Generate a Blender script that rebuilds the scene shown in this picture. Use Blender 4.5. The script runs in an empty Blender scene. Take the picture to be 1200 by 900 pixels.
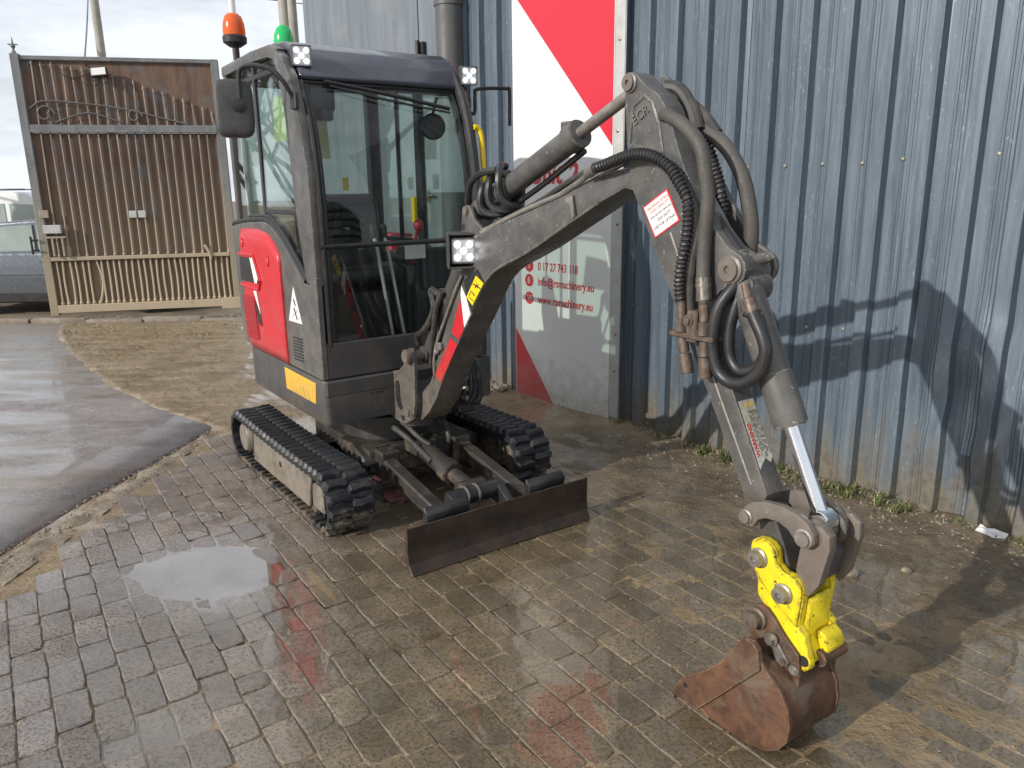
import bpy, bmesh, math, random
from math import radians, sin, cos, pi, sqrt, atan2
from mathutils import Vector, Matrix, noise
random.seed(7)
SC = bpy.context.scene
COL = SC.collection

# ------------------------------------------------------------------ camera
def make_camera():
    p, r = radians(14.3), radians(0.78)
    fw = Vector((0, cos(p), -sin(p))); rt = Vector((1, 0, 0)); up = Vector((0, sin(p), cos(p)))
    R = rt * cos(r) - up * sin(r); U = rt * sin(r) + up * cos(r)
    cd = bpy.data.cameras.new('camera'); cd.sensor_width = 36.0; cd.lens = 27.0
    cd.clip_start = 0.05; cd.clip_end = 2000
    co = bpy.data.objects.new('camera', cd); COL.objects.link(co)
    m = Matrix((R, U, -fw)).transposed().to_4x4(); m.translation = Vector((0, 0, 1.6))
    co.matrix_world = m
    SC.camera = co
    return R, U, fw
CR, CU, CF = make_camera()
def project(p):
    v = Vector(p) - Vector((0, 0, 1.6)); z = v.dot(CF)
    if z < 0.1: return None
    return 600 + 900 * v.dot(CR) / z, 450 - 900 * v.dot(CU) / z

# ------------------------------------------------------------------ world and sun
SUN_AZ, SUN_EL = radians(215.6), radians(23.6)      # direction towards the sun
w = bpy.data.worlds.new('World'); SC.world = w; w.use_nodes = True
nt = w.node_tree; nt.nodes.clear()
sky = nt.nodes.new('ShaderNodeTexSky'); sky.sky_type = 'NISHITA'; sky.sun_disc = False
sky.sun_elevation = SUN_EL; sky.sun_rotation = radians(90) - SUN_AZ
sky.air_density = 1.0; sky.dust_density = 1.6; sky.ozone_density = 1.2
tc = nt.nodes.new('ShaderNodeTexCoord'); mp = nt.nodes.new('ShaderNodeMapping'); mp.inputs['Scale'].default_value = (1, 1, 3.2)
nz = nt.nodes.new('ShaderNodeTexNoise'); nz.inputs['Scale'].default_value = 2.3; nz.inputs['Detail'].default_value = 7; nz.inputs['Roughness'].default_value = 0.6
rp = nt.nodes.new('ShaderNodeValToRGB'); rp.color_ramp.elements[0].position = 0.16; rp.color_ramp.elements[1].position = 0.54
mx = nt.nodes.new('ShaderNodeMix'); mx.data_type = 'RGBA'; mx.inputs['B'].default_value = (13.2, 13.9, 14.9, 1)
bg = nt.nodes.new('ShaderNodeBackground'); bg.inputs['Strength'].default_value = 0.09
ow = nt.nodes.new('ShaderNodeOutputWorld')
L = nt.links.new
L(tc.outputs['Generated'], mp.inputs['Vector']); L(mp.outputs[0], nz.inputs['Vector']); L(nz.outputs['Fac'], rp.inputs[0])
L(rp.outputs[0], mx.inputs['Factor']); L(sky.outputs[0], mx.inputs['A']); L(mx.outputs['Result'], bg.inputs['Color']); L(bg.outputs[0], ow.inputs[0])
sl = bpy.data.lights.new('sun', 'SUN'); sl.energy = 5.0; sl.angle = radians(0.53); sl.color = (1.0, 0.95, 0.87)
so = bpy.data.objects.new('sun', sl); COL.objects.link(so)
sd = Vector((cos(SUN_EL) * cos(SUN_AZ), cos(SUN_EL) * sin(SUN_AZ), sin(SUN_EL)))
so.rotation_euler = sd.to_track_quat('Z', 'Y').to_euler(); so.location = sd * 30
SC.view_settings.view_transform = 'Standard'; SC.view_settings.look = 'None'; SC.view_settings.gamma = 1
SC.view_settings.exposure = -0.30

# ------------------------------------------------------------------ materials
MATS = {}
class NB:
    """small node builder"""
    def __init__(s, name):
        s.m = bpy.data.materials.new(name); s.m.use_nodes = True; s.t = s.m.node_tree; s.t.nodes.clear()
        s.out = s.n('ShaderNodeOutputMaterial')
        s.pos = s.n('ShaderNodeNewGeometry').outputs['Position']
    def n(s, t, **kw):
        x = s.t.nodes.new(t)
        for k, v in kw.items(): setattr(x, k, v)
        return x
    def set(s, sock, v):
        if hasattr(v, 'is_linked') or hasattr(v, 'links'): s.t.links.new(v, sock)
        else: sock.default_value = v
    def scaled(s, sc, rot=0, vec=None):
        x = s.n('ShaderNodeMapping'); x.inputs['Scale'].default_value = sc if hasattr(sc, '__len__') else (sc,) * 3
        x.inputs['Rotation'].default_value = (0, 0, rot)
        s.t.links.new(vec or s.pos, x.inputs['Vector']); return x.outputs[0]
    def noise(s, scale, detail=4, rough=0.55, vec=None, dist=0.0):
        x = s.n('ShaderNodeTexNoise'); x.inputs['Scale'].default_value = scale; x.inputs['Detail'].default_value = detail
        x.inputs['Roughness'].default_value = rough; x.inputs['Distortion'].default_value = dist
        s.t.links.new(vec or s.pos, x.inputs['Vector']); return x.outputs['Fac']
    def voro(s, scale, vec=None):
        x = s.n('ShaderNodeTexVoronoi'); x.inputs['Scale'].default_value = scale
        s.t.links.new(vec or s.pos, x.inputs['Vector']); return x
    def ramp(s, v, a, b, lo=0.0, hi=1.0):
        x = s.n('ShaderNodeMapRange'); x.clamp = True
        s.set(x.inputs['Value'], v); x.inputs['From Min'].default_value = a; x.inputs['From Max'].default_value = b
        x.inputs['To Min'].default_value = lo; x.inputs['To Max'].default_value = hi; return x.outputs[0]
    def math(s, op, a, b=0.0):
        x = s.n('ShaderNodeMath', operation=op); s.set(x.inputs[0], a); s.set(x.inputs[1], b); return x.outputs[0]
    def mix(s, f, a, b):
        x = s.n('ShaderNodeMix', data_type='RGBA'); s.set(x.inputs['Factor'], f)
        s.set(x.inputs['A'], c4(a)); s.set(x.inputs['B'], c4(b)); return x.outputs['Result']
    def xyz(s):
        x = s.n('ShaderNodeSeparateXYZ'); s.t.links.new(s.pos, x.inputs[0]); return x.outputs
    def bump(s, h, strength=0.3, dist=0.002, normal=None):
        x = s.n('ShaderNodeBump'); x.inputs['Strength'].default_value = strength; x.inputs['Distance'].default_value = dist
        s.t.links.new(h, x.inputs['Height'])
        if normal: s.t.links.new(normal, x.inputs['Normal'])
        return x.outputs[0]
    def edges(s, r):
        x = s.n('ShaderNodeBevel'); x.samples = 4; x.inputs['Radius'].default_value = r
        g = s.n('ShaderNodeNewGeometry'); d = s.n('ShaderNodeVectorMath', operation='DOT_PRODUCT')
        s.t.links.new(x.outputs[0], d.inputs[0]); s.t.links.new(g.outputs['Normal'], d.inputs[1])
        return s.ramp(d.outputs['Value'], 0.992, 0.93)
    def bsdf(s, color, rough=0.5, metal=0.0, normal=None, spec=0.5, coat=0.0, emis=None, estr=0.0, alpha=1.0, trans=0.0, coatr=0.05):
        p = s.n('ShaderNodeBsdfPrincipled')
        s.set(p.inputs['Base Color'], c4(color)); s.set(p.inputs['Roughness'], rough); s.set(p.inputs['Metallic'], metal)
        s.set(p.inputs['Specular IOR Level'], spec); s.set(p.inputs['Coat Weight'], coat); s.set(p.inputs['Alpha'], alpha)
        p.inputs['Coat Roughness'].default_value = coatr
        s.set(p.inputs['Transmission Weight'], trans)
        if normal: s.t.links.new(normal, p.inputs['Normal'])
        if emis: p.inputs['Emission Color'].default_value = c4(emis); p.inputs['Emission Strength'].default_value = estr
        return p.outputs[0]
    def done(s, sh):
        s.t.links.new(sh, s.out.inputs['Surface']); return s.m
def c4(c):
    if hasattr(c, 'links') or not hasattr(c, '__len__'): return c
    return tuple(c) + (1.0,) if len(c) == 3 else tuple(c)

def plain(name, color, rough=0.5, metal=0.0, vary=0.25, scale=25, bump=0.0, spec=0.5, coat=0.0, dirt=None, dirtfac=0.5, dirtscale=7, chip=None, chipamt=0.66, edge=None, edgeat=0.004, splash=None):
    b = NB(name)
    n = b.noise(scale, 5, 0.6)
    dark = tuple(c * (1 - vary) for c in color); light = tuple(min(1, c * (1 + vary)) for c in color)
    col = b.mix(b.ramp(n, 0.3, 0.7), dark, light)
    rg = b.ramp(b.noise(scale * 0.6, 3), 0.3, 0.7, max(0.02, rough - 0.1), min(1, rough + 0.12))
    if dirt:
        d = b.ramp(b.noise(dirtscale, 7, 0.65), 0.42, 0.68, 0, dirtfac)
        col = b.mix(d, col, dirt)
    if chip:
        k = b.ramp(b.noise(60, 6, 0.7), chipamt, chipamt + 0.04)
        col = b.mix(k, col, chip)
    if splash:
        zz = b.math('ADD', b.xyz()[2], b.ramp(b.noise(5, 5, 0.6), 0.3, 0.7, -0.25, 0.25))
        sp = b.math('MULTIPLY', b.ramp(zz, splash, splash * 0.35), b.ramp(b.noise(48, 5, 0.75), 0.40, 0.56))
        col = b.mix(b.math('MULTIPLY', sp, 0.75), col, (0.2, 0.158, 0.108))
    if edge:
        col = b.mix(b.math('MULTIPLY', b.edges(edgeat), b.ramp(b.noise(34, 5, 0.7), 0.40, 0.56)), col, edge)
    nm = b.bump(b.noise(scale * 6, 3), bump, 0.001) if bump else None
    return b.done(b.bsdf(col, rg, metal, nm, spec, coat))

M = {}
M['grey'] = plain('grey_paint', (0.072, 0.07, 0.069), 0.33, vary=0.12, scale=18, bump=0.2, dirt=(0.165, 0.15, 0.13), dirtfac=0.5, dirtscale=11, chip=(0.3, 0.28, 0.26), chipamt=0.63, edge=(0.3, 0.28, 0.25), splash=0.95)
M['greydk'] = plain('dark_grey_paint', (0.056, 0.054, 0.053), 0.42, vary=0.12, scale=15, bump=0.1, dirt=(0.12, 0.1, 0.08), dirtfac=0.4, dirtscale=6, splash=0.5)
M['under'] = plain('undercarriage_shade_black', (0.026, 0.024, 0.023), 0.5, vary=0.25, scale=12, bump=0.3, dirt=(0.075, 0.06, 0.042), dirtfac=0.55, dirtscale=8, splash=0.2)  # base darkened so the shadow beneath the machine sits in the colour
M['roof'] = plain('slate_roof_paint', (0.05, 0.055, 0.072), 0.22, vary=0.06, coat=0.4, dirt=(0.09, 0.09, 0.1), dirtfac=0.3, dirtscale=4)
M['red'] = plain('red_paint', (0.52, 0.014, 0.024), 0.33, vary=0.06, scale=9, coat=0.1, dirt=(0.36, 0.06, 0.05), dirtfac=0.3, dirtscale=12, splash=0.95)
M['redmesh'] = plain('red_mesh', (0.3, 0.014, 0.02), 0.5, vary=0.3, scale=90)
M['yellow'] = plain('yellow_paint', (0.78, 0.62, 0.012), 0.4, vary=0.05, dirt=(0.35, 0.25, 0.03), dirtfac=0.35, dirtscale=16, chip=(0.03, 0.028, 0.025), chipamt=0.605, edge=(0.03, 0.026, 0.02), edgeat=0.016)
M['railyel'] = plain('yellow_rail_paint', (0.82, 0.56, 0.01), 0.35, vary=0.04)
M['amber'] = plain('amber_reflector', (0.72, 0.40, 0.014), 0.35, vary=0.1, scale=60, dirt=(0.6, 0.42, 0.15), dirtfac=0.5, dirtscale=25, splash=0.8)
M['rubber'] = plain('black_rubber', (0.016, 0.017, 0.02), 0.42, vary=0.4, scale=30, bump=0.3, dirt=(0.06, 0.052, 0.042), dirtfac=0.35, dirtscale=14)
M['tread'] = plain('track_rubber', (0.011, 0.013, 0.018), 0.5, vary=0.4, scale=40, bump=0.3, dirt=(0.06, 0.052, 0.042), dirtfac=0.5, dirtscale=22, splash=0.07)
M['crimp'] = plain('crimped_ferrule', (0.2, 0.18, 0.15), 0.4, 0.7, vary=0.3, scale=60)
M['hose'] = plain('rubber_hose', (0.03, 0.028, 0.027), 0.5, vary=0.3, scale=40, bump=0.2, dirt=(0.11, 0.1, 0.085), dirtfac=0.5, dirtscale=12)
M['sleeve'] = plain('hose_sleeve', (0.06, 0.055, 0.05), 0.62, vary=0.2, scale=120, bump=0.5, dirt=(0.12, 0.105, 0.09), dirtfac=0.5, dirtscale=8)
M['chrome'] = plain('chrome_rod', (0.75, 0.77, 0.8), 0.12, 1.0, vary=0.04)
M['steel'] = plain('worn_steel', (0.34, 0.32, 0.29), 0.4, 0.7, vary=0.2, scale=50, dirt=(0.16, 0.11, 0.07), dirtfac=0.5, dirtscale=20)
M['linksteel'] = plain('link_paint', (0.15, 0.132, 0.118), 0.45, 0.1, vary=0.15, scale=30, bump=0.2, dirt=(0.16, 0.1, 0.06), dirtfac=0.5, dirtscale=14, chip=(0.38, 0.35, 0.32), chipamt=0.66)
M['brass'] = plain('rusty_fitting', (0.135, 0.108, 0.088), 0.5, 0.4, vary=0.4, scale=60, dirt=(0.12, 0.055, 0.032), dirtfac=0.6, dirtscale=40)
M['black'] = plain('black_plastic', (0.018, 0.018, 0.019), 0.4, vary=0.2, scale=30, dirt=(0.05, 0.047, 0.044), dirtfac=0.3)
M['mirrorblk'] = plain('mirror_plastic', (0.045, 0.045, 0.046), 0.55, vary=0.25, scale=60, bump=0.3, dirt=(0.11, 0.1, 0.095), dirtfac=0.4, dirtscale=10)
M['seat'] = plain('black_vinyl', (0.016, 0.017, 0.018), 0.35, vary=0.2)
M['white'] = plain('white_print', (0.72, 0.71, 0.69), 0.5, vary=0.05, dirt=(0.5, 0.47, 0.43), dirtfac=0.4, dirtscale=30)
M['labelworn'] = plain('worn_label', (0.62, 0.6, 0.52), 0.55, vary=0.12, scale=60, dirt=(0.34, 0.32, 0.2), dirtfac=0.7, dirtscale=70)
M['inkblack'] = plain('black_print', (0.02, 0.02, 0.02), 0.5)
M['inkred'] = plain('red_print', (0.55, 0.03, 0.04), 0.5)
M['paper'] = plain('pale_yellow_paper', (0.72, 0.78, 0.42), 0.7, vary=0.06)
M['hub'] = plain('hub_paint', (0.2, 0.178, 0.152), 0.5, vary=0.2, dirt=(0.10, 0.08, 0.055), dirtfac=0.75, dirtscale=10, splash=0.22)
M['blade'] = plain('rusty_blade', (0.03, 0.022, 0.017), 0.5, 0.2, vary=0.35, scale=14, bump=0.3, dirt=(0.085, 0.045, 0.026), dirtfac=0.6, dirtscale=9, edge=(0.14, 0.085, 0.055), edgeat=0.006)

def rust_mat():
    b = NB('rusty_bucket')
    n1 = b.noise(9, 9, 0.7, dist=0.4); n2 = b.noise(1.0, 5, 0.7, b.scaled((30, 30, 95), 0.4))
    col = b.mix(b.ramp(n1, 0.35, 0.65), (0.042, 0.024, 0.018), (0.15, 0.068, 0.034))
    col = b.mix(b.ramp(b.noise(5, 6, 0.6, dist=1.0), 0.5, 0.62), col, (0.125, 0.09, 0.062))
    col = b.mix(b.ramp(n2, 0.60, 0.72, 0, 0.7), col, (0.24, 0.095, 0.035))
    col = b.mix(b.ramp(b.noise(18, 4, 0.6), 0.62, 0.7, 0, 0.7), col, (0.04, 0.022, 0.016))
    col = b.mix(b.math('MULTIPLY', b.edges(0.004), b.ramp(b.noise(30, 5, 0.7), 0.4, 0.6)), col, (0.30, 0.2, 0.13))
    return b.done(b.bsdf(col, b.ramp(n1, 0.3, 0.7, 0.42, 0.8), 0.12, b.bump(b.math('ADD', n2, b.math('MULTIPLY', n1, 1.5)), 0.6, 0.003)))
M['rust'] = rust_mat()
def glass_mat(name, tint, refl=0.035):
    b = NB(name)
    tr = b.n('ShaderNodeBsdfTransparent'); tr.inputs[0].default_value = c4(tint)
    gl = b.n('ShaderNodeBsdfGlossy'); gl.inputs['Roughness'].default_value = 0.015; gl.inputs['Color'].default_value = (1, 1, 1, 1)
    df = b.n('ShaderNodeBsdfDiffuse'); df.inputs[0].default_value = (0.3, 0.29, 0.26, 1)
    lw = b.n('ShaderNodeLayerWeight'); lw.inputs['Blend'].default_value = 0.5
    fr = b.math('ADD', b.math('MULTIPLY', b.math('POWER', lw.outputs['Facing'], 5.0), 0.93), refl)
    m1 = b.n('ShaderNodeMixShader'); b.t.links.new(fr, m1.inputs[0]); b.t.links.new(tr.outputs[0], m1.inputs[1]); b.t.links.new(gl.outputs[0], m1.inputs[2])
    m2 = b.n('ShaderNodeMixShader'); b.t.links.new(b.ramp(b.noise(9, 7, 0.65), 0.45, 0.75, 0.004, 0.035), m2.inputs[0])
    b.t.links.new(m1.outputs[0], m2.inputs[1]); b.t.links.new(df.outputs[0], m2.inputs[2])
    return b.done(m2.outputs[0])
M['glass'] = glass_mat('cab_glass', (0.74, 0.80, 0.78))
M['sideglass'] = glass_mat('tinted_side_glass', (0.80, 0.87, 0.84), 0.14)
M['carglass'] = plain('car_window', (0.3, 0.35, 0.33), 0.06, vary=0.15, scale=3, spec=1.0)  # opaque; pale base stands for sky mirrored in and seen through panes
def lamp_mat(name, col, rough, estr):
    b = NB(name); return b.done(b.bsdf(col, rough, emis=col, estr=estr))
M['led'] = lamp_mat('lit_led', (0.95, 0.98, 1.0), 0.3, 5.0)
M['lens'] = lamp_mat('lit_lamp_lens', (0.4, 0.41, 0.42), 0.2, 0.28)
M['lampbody'] = plain('lamp_housing', (0.05, 0.05, 0.052), 0.45, vary=0.2, dirt=(0.12, 0.11, 0.1), dirtfac=0.5, dirtscale=30)
def lens_plastic(name, col, tr):
    b = NB(name); return b.done(b.bsdf(col, 0.16, trans=tr, spec=0.6))
M['orange'] = lens_plastic('orange_lens', (0.85, 0.13, 0.01), 0.25)
M['green'] = lens_plastic('green_lens', (0.02, 0.62, 0.16), 0.35)

def wall_mat():
    b = NB('blue_grey_sheet_metal'); x, y, z = b.xyz()
    streak = b.noise(1.0, 6, 0.7, b.scaled((26, 26, 1.1))); streak2 = b.noise(1.0, 5, 0.7, b.scaled((70, 70, 2.5)))
    col = b.mix(b.ramp(streak, 0.35, 0.65), (0.074, 0.101, 0.131), (0.130, 0.162, 0.196))
    col = b.mix(b.ramp(streak2, 0.58, 0.70, 0, 0.4), col, (0.25, 0.29, 0.33))
    blot = b.noise(3.2, 6, 0.6)
    col = b.mix(b.ramp(b.noise(75, 4, 0.7, b.scaled((1, 1, 0.35))), 0.60, 0.66, 0, 0.55), col, b.mix(b.ramp(blot, 0.45, 0.6), (0.13, 0.17, 0.21), (0.30, 0.335, 0.36)))
    zz = b.math('ADD', z, b.ramp(b.noise(4, 5, 0.6, b.scaled((2.5, 2.5, 0.6))), 0.3, 0.7, -0.24, 0.24))
    mud = b.ramp(zz, 0.02, 0.40, 0.88, 0.0)
    col = b.mix(mud, col, b.mix(b.ramp(b.noise(30, 5), 0.35, 0.65), (0.11, 0.092, 0.064), (0.18, 0.15, 0.106)))
    rough = b.ramp(streak, 0.3, 0.7, 0.3, 0.48)
    return b.done(b.bsdf(col, b.math('ADD', rough, b.math('MULTIPLY', mud, 0.4)), 0.25, b.bump(b.noise(6, 4), 0.25, 0.004)))
M['wall'] = wall_mat()
def steel_door_mat():
    b = NB('grey_steel_plate'); st = b.noise(1.0, 6, 0.65, b.scaled((14, 14, 0.8)))
    col = b.mix(b.ramp(st, 0.32, 0.68), (0.125, 0.147, 0.17), (0.19, 0.213, 0.236))
    col = b.mix(b.ramp(b.noise(3, 6), 0.55, 0.75, 0, 0.4), col, (0.29, 0.29, 0.28))
    return b.done(b.bsdf(col, 0.5, 0.1, b.bump(b.noise(5, 3), 0.2, 0.004)))
M['door'] = steel_door_mat()
def sign_mat(name, col, dcol):
    b = NB(name); x, y, z = b.xyz()
    zz = b.math('ADD', z, b.ramp(b.noise(9, 6, 0.65), 0.3, 0.7, -0.22, 0.22))
    sp = b.ramp(b.noise(70, 4, 0.7), 0.45, 0.62)
    d = b.math('MULTIPLY', b.ramp(zz, 0.0, 0.42, 0.8, 0.0), b.math('ADD', b.math('MULTIPLY', sp, 0.55), 0.4))
    c = b.mix(b.ramp(b.noise(5, 5), 0.5, 0.75, 0, 0.12), col, dcol)
    return b.done(b.bsdf(b.mix(d, c, (0.25, 0.2, 0.145)), 0.28))
M['signwhite'] = sign_mat('white_sign_board', (0.70, 0.70, 0.68), (0.55, 0.55, 0.53))
M['signred'] = sign_mat('red_sign_print', (0.56, 0.02, 0.04), (0.5, 0.05, 0.05))
M['alu'] = plain('aluminium_strip', (0.5, 0.5, 0.49), 0.4, 0.3, vary=0.08, scale=12, dirt=(0.34, 0.3, 0.25), dirtfac=0.4)

def gate_mat(name, c1, c2, dust):
    b = NB(name); x, y, z = b.xyz()
    st = b.noise(1.0, 6, 0.65, b.scaled((9, 9, 1.6)))
    col = b.mix(b.ramp(st, 0.35, 0.65), c1, c2)
    col = b.mix(b.ramp(b.noise(4, 6, 0.6), 0.52, 0.66, 0, 0.8), col, (0.12, 0.12, 0.12))
    zz = b.math('ADD', z, b.ramp(st, 0.3, 0.7, -0.6, 0.6))
    col = b.mix(b.ramp(zz, 0.1, 1.9, 0.95, 0.0), col, dust)
    return b.done(b.bsdf(col, 0.7, 0.1, b.bump(b.noise(60, 4), 0.3, 0.002)))
M['gatesheet'] = gate_mat('rusty_gate_sheet', (0.085, 0.052, 0.037), (0.17, 0.105, 0.07), (0.21, 0.155, 0.10))
M['gatebar'] = gate_mat('rusty_gate_bar', (0.16, 0.13, 0.105), (0.32, 0.275, 0.235), (0.46, 0.37, 0.25))
M['gateframe'] = gate_mat('grey_gate_frame', (0.13, 0.14, 0.145), (0.21, 0.21, 0.21), (0.34, 0.27, 0.18))
M['pole'] = plain('weathered_pole', (0.32, 0.30, 0.26), 0.7, vary=0.2, scale=6)
M['pipegrey'] = plain('dark_grey_pipe', (0.085, 0.088, 0.088), 0.5, vary=0.1, scale=6)
M['wire'] = plain('cable', (0.12, 0.12, 0.13), 0.6)
M['carpaint'] = plain('grey_car_paint', (0.13, 0.143, 0.165), 0.25, 0.4, vary=0.04, coat=0.8)
M['vanwhite'] = plain('white_van_paint', (0.7, 0.71, 0.7), 0.4, vary=0.04, coat=0.3)
M['foliage'] = plain('dark_foliage', (0.05, 0.07, 0.03), 0.7, vary=0.4, scale=3)
M['bark'] = plain('bark', (0.07, 0.055, 0.045), 0.85, vary=0.3, scale=9)
M['weed'] = plain('weed_leaves', (0.07, 0.09, 0.024), 0.6, vary=0.5, scale=14)
M['drygrass'] = plain('dry_grass', (0.3, 0.25, 0.13), 0.7, vary=0.3, scale=14)
M['stone'] = plain('muddy_gravel', (0.2, 0.165, 0.125), 0.75, vary=0.45, scale=30)
M['redbox'] = plain('red_box_paint', (0.4, 0.02, 0.03), 0.45, vary=0.15)
M['rag'] = plain('dirty_pink_rag', (0.2, 0.085, 0.085), 0.9, vary=0.4, scale=50)

PAVE_ANG = radians(-56.3)
def brick_mat(name, use_random):
    b = NB(name); x, y, z = b.xyz()
    big = b.noise(0.9, 4, 0.55); mid = b.noise(6, 6, 0.6); fine = b.noise(150, 3, 0.7)
    # trodden mud film, thicker away from the kerb side
    side = b.ramp(b.math('ADD', b.math('SUBTRACT', x, b.math('MULTIPLY', y, 0.12)), b.ramp(big, 0.3, 0.7, -0.5, 0.5)), -1.75, -0.75)
    stone = b.mix(b.ramp(mid, 0.35, 0.65), (0.195, 0.158, 0.132), (0.315, 0.262, 0.224))
    if use_random:
        rnd = b.n('ShaderNodeObjectInfo').outputs['Random']
        stone = b.mix(b.ramp(rnd, 0.0, 1.0, 0.0, 0.45), stone, (0.2, 0.19, 0.19))
    mudc = b.mix(b.ramp(mid, 0.35, 0.65), (0.128, 0.092, 0.045), (0.275, 0.203, 0.11))
    col = b.mix(b.math('MULTIPLY', side, b.ramp(b.noise(9, 6, 0.65), 0.25, 0.65, 0.55, 1.0)), stone, mudc)
    v = b.voro(170)
    agg_glint = b.math('MULTIPLY', b.ramp(v.outputs['Distance'], 0.12, 0.3, 1.0, 0.0), b.ramp(b.noise(38, 3), 0.42, 0.56))
    col = b.mix(b.math('MULTIPLY', agg_glint, 0.9), col, (0.48, 0.44, 0.37))  # pale aggregate, whitened so sparkle of the wet blocks is in the colour
    col = b.mix(b.ramp(b.noise(85, 3, 0.7), 0.47, 0.62, 0, 0.85), col, (0.055, 0.045, 0.034))
    col = b.mix(b.math('MULTIPLY', b.ramp(b.noise(5.5, 3), 0.66, 0.72), b.math('MULTIPLY', side, 0.4)), col, (0.26, 0.09, 0.045))
    wet = b.math('MULTIPLY', b.ramp(b.math('ADD', b.noise(2.2, 5, 0.6), b.math('MULTIPLY', side, 0.16)), 0.36, 0.54), b.ramp(fine, 0.25, 0.55, 0.7, 1.0))
    def spot(cx, cy, r):
        v = b.n('ShaderNodeVectorMath', operation='DISTANCE'); b.t.links.new(b.scaled((1, 1, 0)), v.inputs[0]); v.inputs[1].default_value = (cx, cy, 0)
        return b.ramp(b.math('ADD', v.outputs['Value'], b.ramp(mid, 0.3, 0.7, -0.15, 0.15)), r, r * 0.55)
    wet = b.math('MAXIMUM', wet, b.math('MULTIPLY', b.math('MAXIMUM', spot(0.5, 3.35, 0.75), spot(-0.95, 2.65, 0.7)), b.ramp(fine, 0.3, 0.6, 0.7, 1.0)))
    rough = b.ramp(wet, 0.0, 1.0, 0.65, 0.35)
    if use_random:
        bright = b.n('ShaderNodeHueSaturation'); b.t.links.new(b.ramp(rnd, 0.0, 1.0, 0.72, 1.32), bright.inputs['Value']); b.t.links.new(col, bright.inputs['Color']); col = bright.outputs[0]
    h = b.math('ADD', b.math('MULTIPLY', fine, 0.6), b.math('MULTIPLY', mid, 1.2)); h = b.math('MULTIPLY', b.math('ADD', h, b.math('MULTIPLY', agg_glint, 0.5)), b.ramp(wet, 0.2, 1.0, 1.0, 0.55))
    col = b.mix(b.math('MULTIPLY', wet, 0.38), col, (0.06, 0.043, 0.022))
    return b.done(b.bsdf(col, rough, 0, b.bump(h, 0.85, 0.009), spec=0.5, coat=wet, coatr=0.06))
M['brick'] = brick_mat('wet_block_paver', True); M['brickstuff'] = brick_mat('wet_block_paver_far', False)
def bed_mat():
    b = NB('wet_mud'); x, y, z = b.xyz()
    mid = b.noise(3, 7, 0.62); fine = b.noise(60, 5, 0.65); clod = b.noise(16, 6, 0.65)
    col = b.mix(b.ramp(mid, 0.3, 0.7), (0.16, 0.112, 0.06), (0.31, 0.225, 0.13))
    far = b.ramp(y, 4.6, 6.5)
    col = b.mix(far, col, b.mix(b.ramp(b.noise(1.0, 6, 0.65, b.scaled((1.2, 7, 1), 0.12)), 0.35, 0.65), (0.19, 0.138, 0.08), (0.32, 0.245, 0.155)))
    dw = b.math('SUBTRACT', 3.88, b.math('ADD', b.math('MULTIPLY', x, 0.768), b.math('MULTIPLY', y, 0.641)))
    wz = b.math('MULTIPLY', b.ramp(b.math('ADD', dw, b.ramp(mid, 0.3, 0.7, -0.3, 0.3)), 1.3, 0.7), b.ramp(y, 5.2, 4.7))
    col = b.mix(wz, col, b.mix(b.ramp(mid, 0.35, 0.65), (0.085, 0.065, 0.042), (0.175, 0.135, 0.09)))
    col = b.mix(b.ramp(clod, 0.52, 0.68, 0, 0.7), col, (0.085, 0.062, 0.038))
    col = b.mix(b.ramp(b.noise(120, 2), 0.64, 0.7, 0, 0.6), col, (0.34, 0.29, 0.21))
    rough = b.ramp(b.noise(2.6, 5, 0.6), 0.40, 0.60, 0.6, 0.2)
    h = b.math('MULTIPLY', b.math('ADD', b.math('MULTIPLY', fine, 1.0), b.math('MULTIPLY', clod, 1.8)), b.ramp(rough, 0.2, 0.6, 0.35, 1.0))
    return b.done(b.bsdf(col, rough, 0, b.bump(h, 0.9, 0.014), spec=0.5, coat=b.ramp(rough, 0.45, 0.2), coatr=0.08))
M['bed'] = bed_mat()
def asphalt_mat():
    b = NB('wet_asphalt'); x, y, z = b.xyz()
    fine = b.noise(190, 3, 0.7); mid = b.noise(7, 6, 0.65)
    col = b.mix(b.ramp(mid, 0.35, 0.65), (0.24, 0.215, 0.205), (0.36, 0.327, 0.312))
    col = b.mix(b.ramp(b.voro(120).outputs['Distance'], 0.1, 0.3, 0.5, 0.0), col, (0.30, 0.285, 0.27))
    arc = b.noise(1.0, 5, 0.6, b.scaled((0.55, 2.6, 1), 0.35), dist=0.6)
    wet = b.ramp(arc, 0.42, 0.6)
    near = b.ramp(y, 8.3, 9.6)
    col = b.mix(b.math('MULTIPLY', near, b.ramp(mid, 0.3, 0.6)), col, (0.2, 0.15, 0.095))
    col = b.mix(b.math('MULTIPLY', wet, 0.25), col, (0.13, 0.117, 0.114))
    col = b.mix(b.ramp(b.noise(70, 4, 0.75), 0.46, 0.62, 0, 0.7), col, (0.115, 0.102, 0.096))
    rough = b.ramp(wet, 0, 1, 0.6, 0.16)
    col = b.mix(b.ramp(b.noise(1.1, 6, 0.65, b.scaled((0.8, 2.0, 1), 0.5)), 0.5, 0.66, 0, 0.55), col, (0.25, 0.195, 0.135))
    return b.done(b.bsdf(col, rough, 0, b.bump(b.math('MULTIPLY', b.math('ADD', fine, b.noise(60, 3, 0.7)), b.ramp(wet, 0, 1, 1.0, 0.3)), 0.8, 0.008), coat=b.math('MULTIPLY', wet, 0.8), coatr=0.1, spec=0.5))
M['asphalt'] = asphalt_mat()
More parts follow.
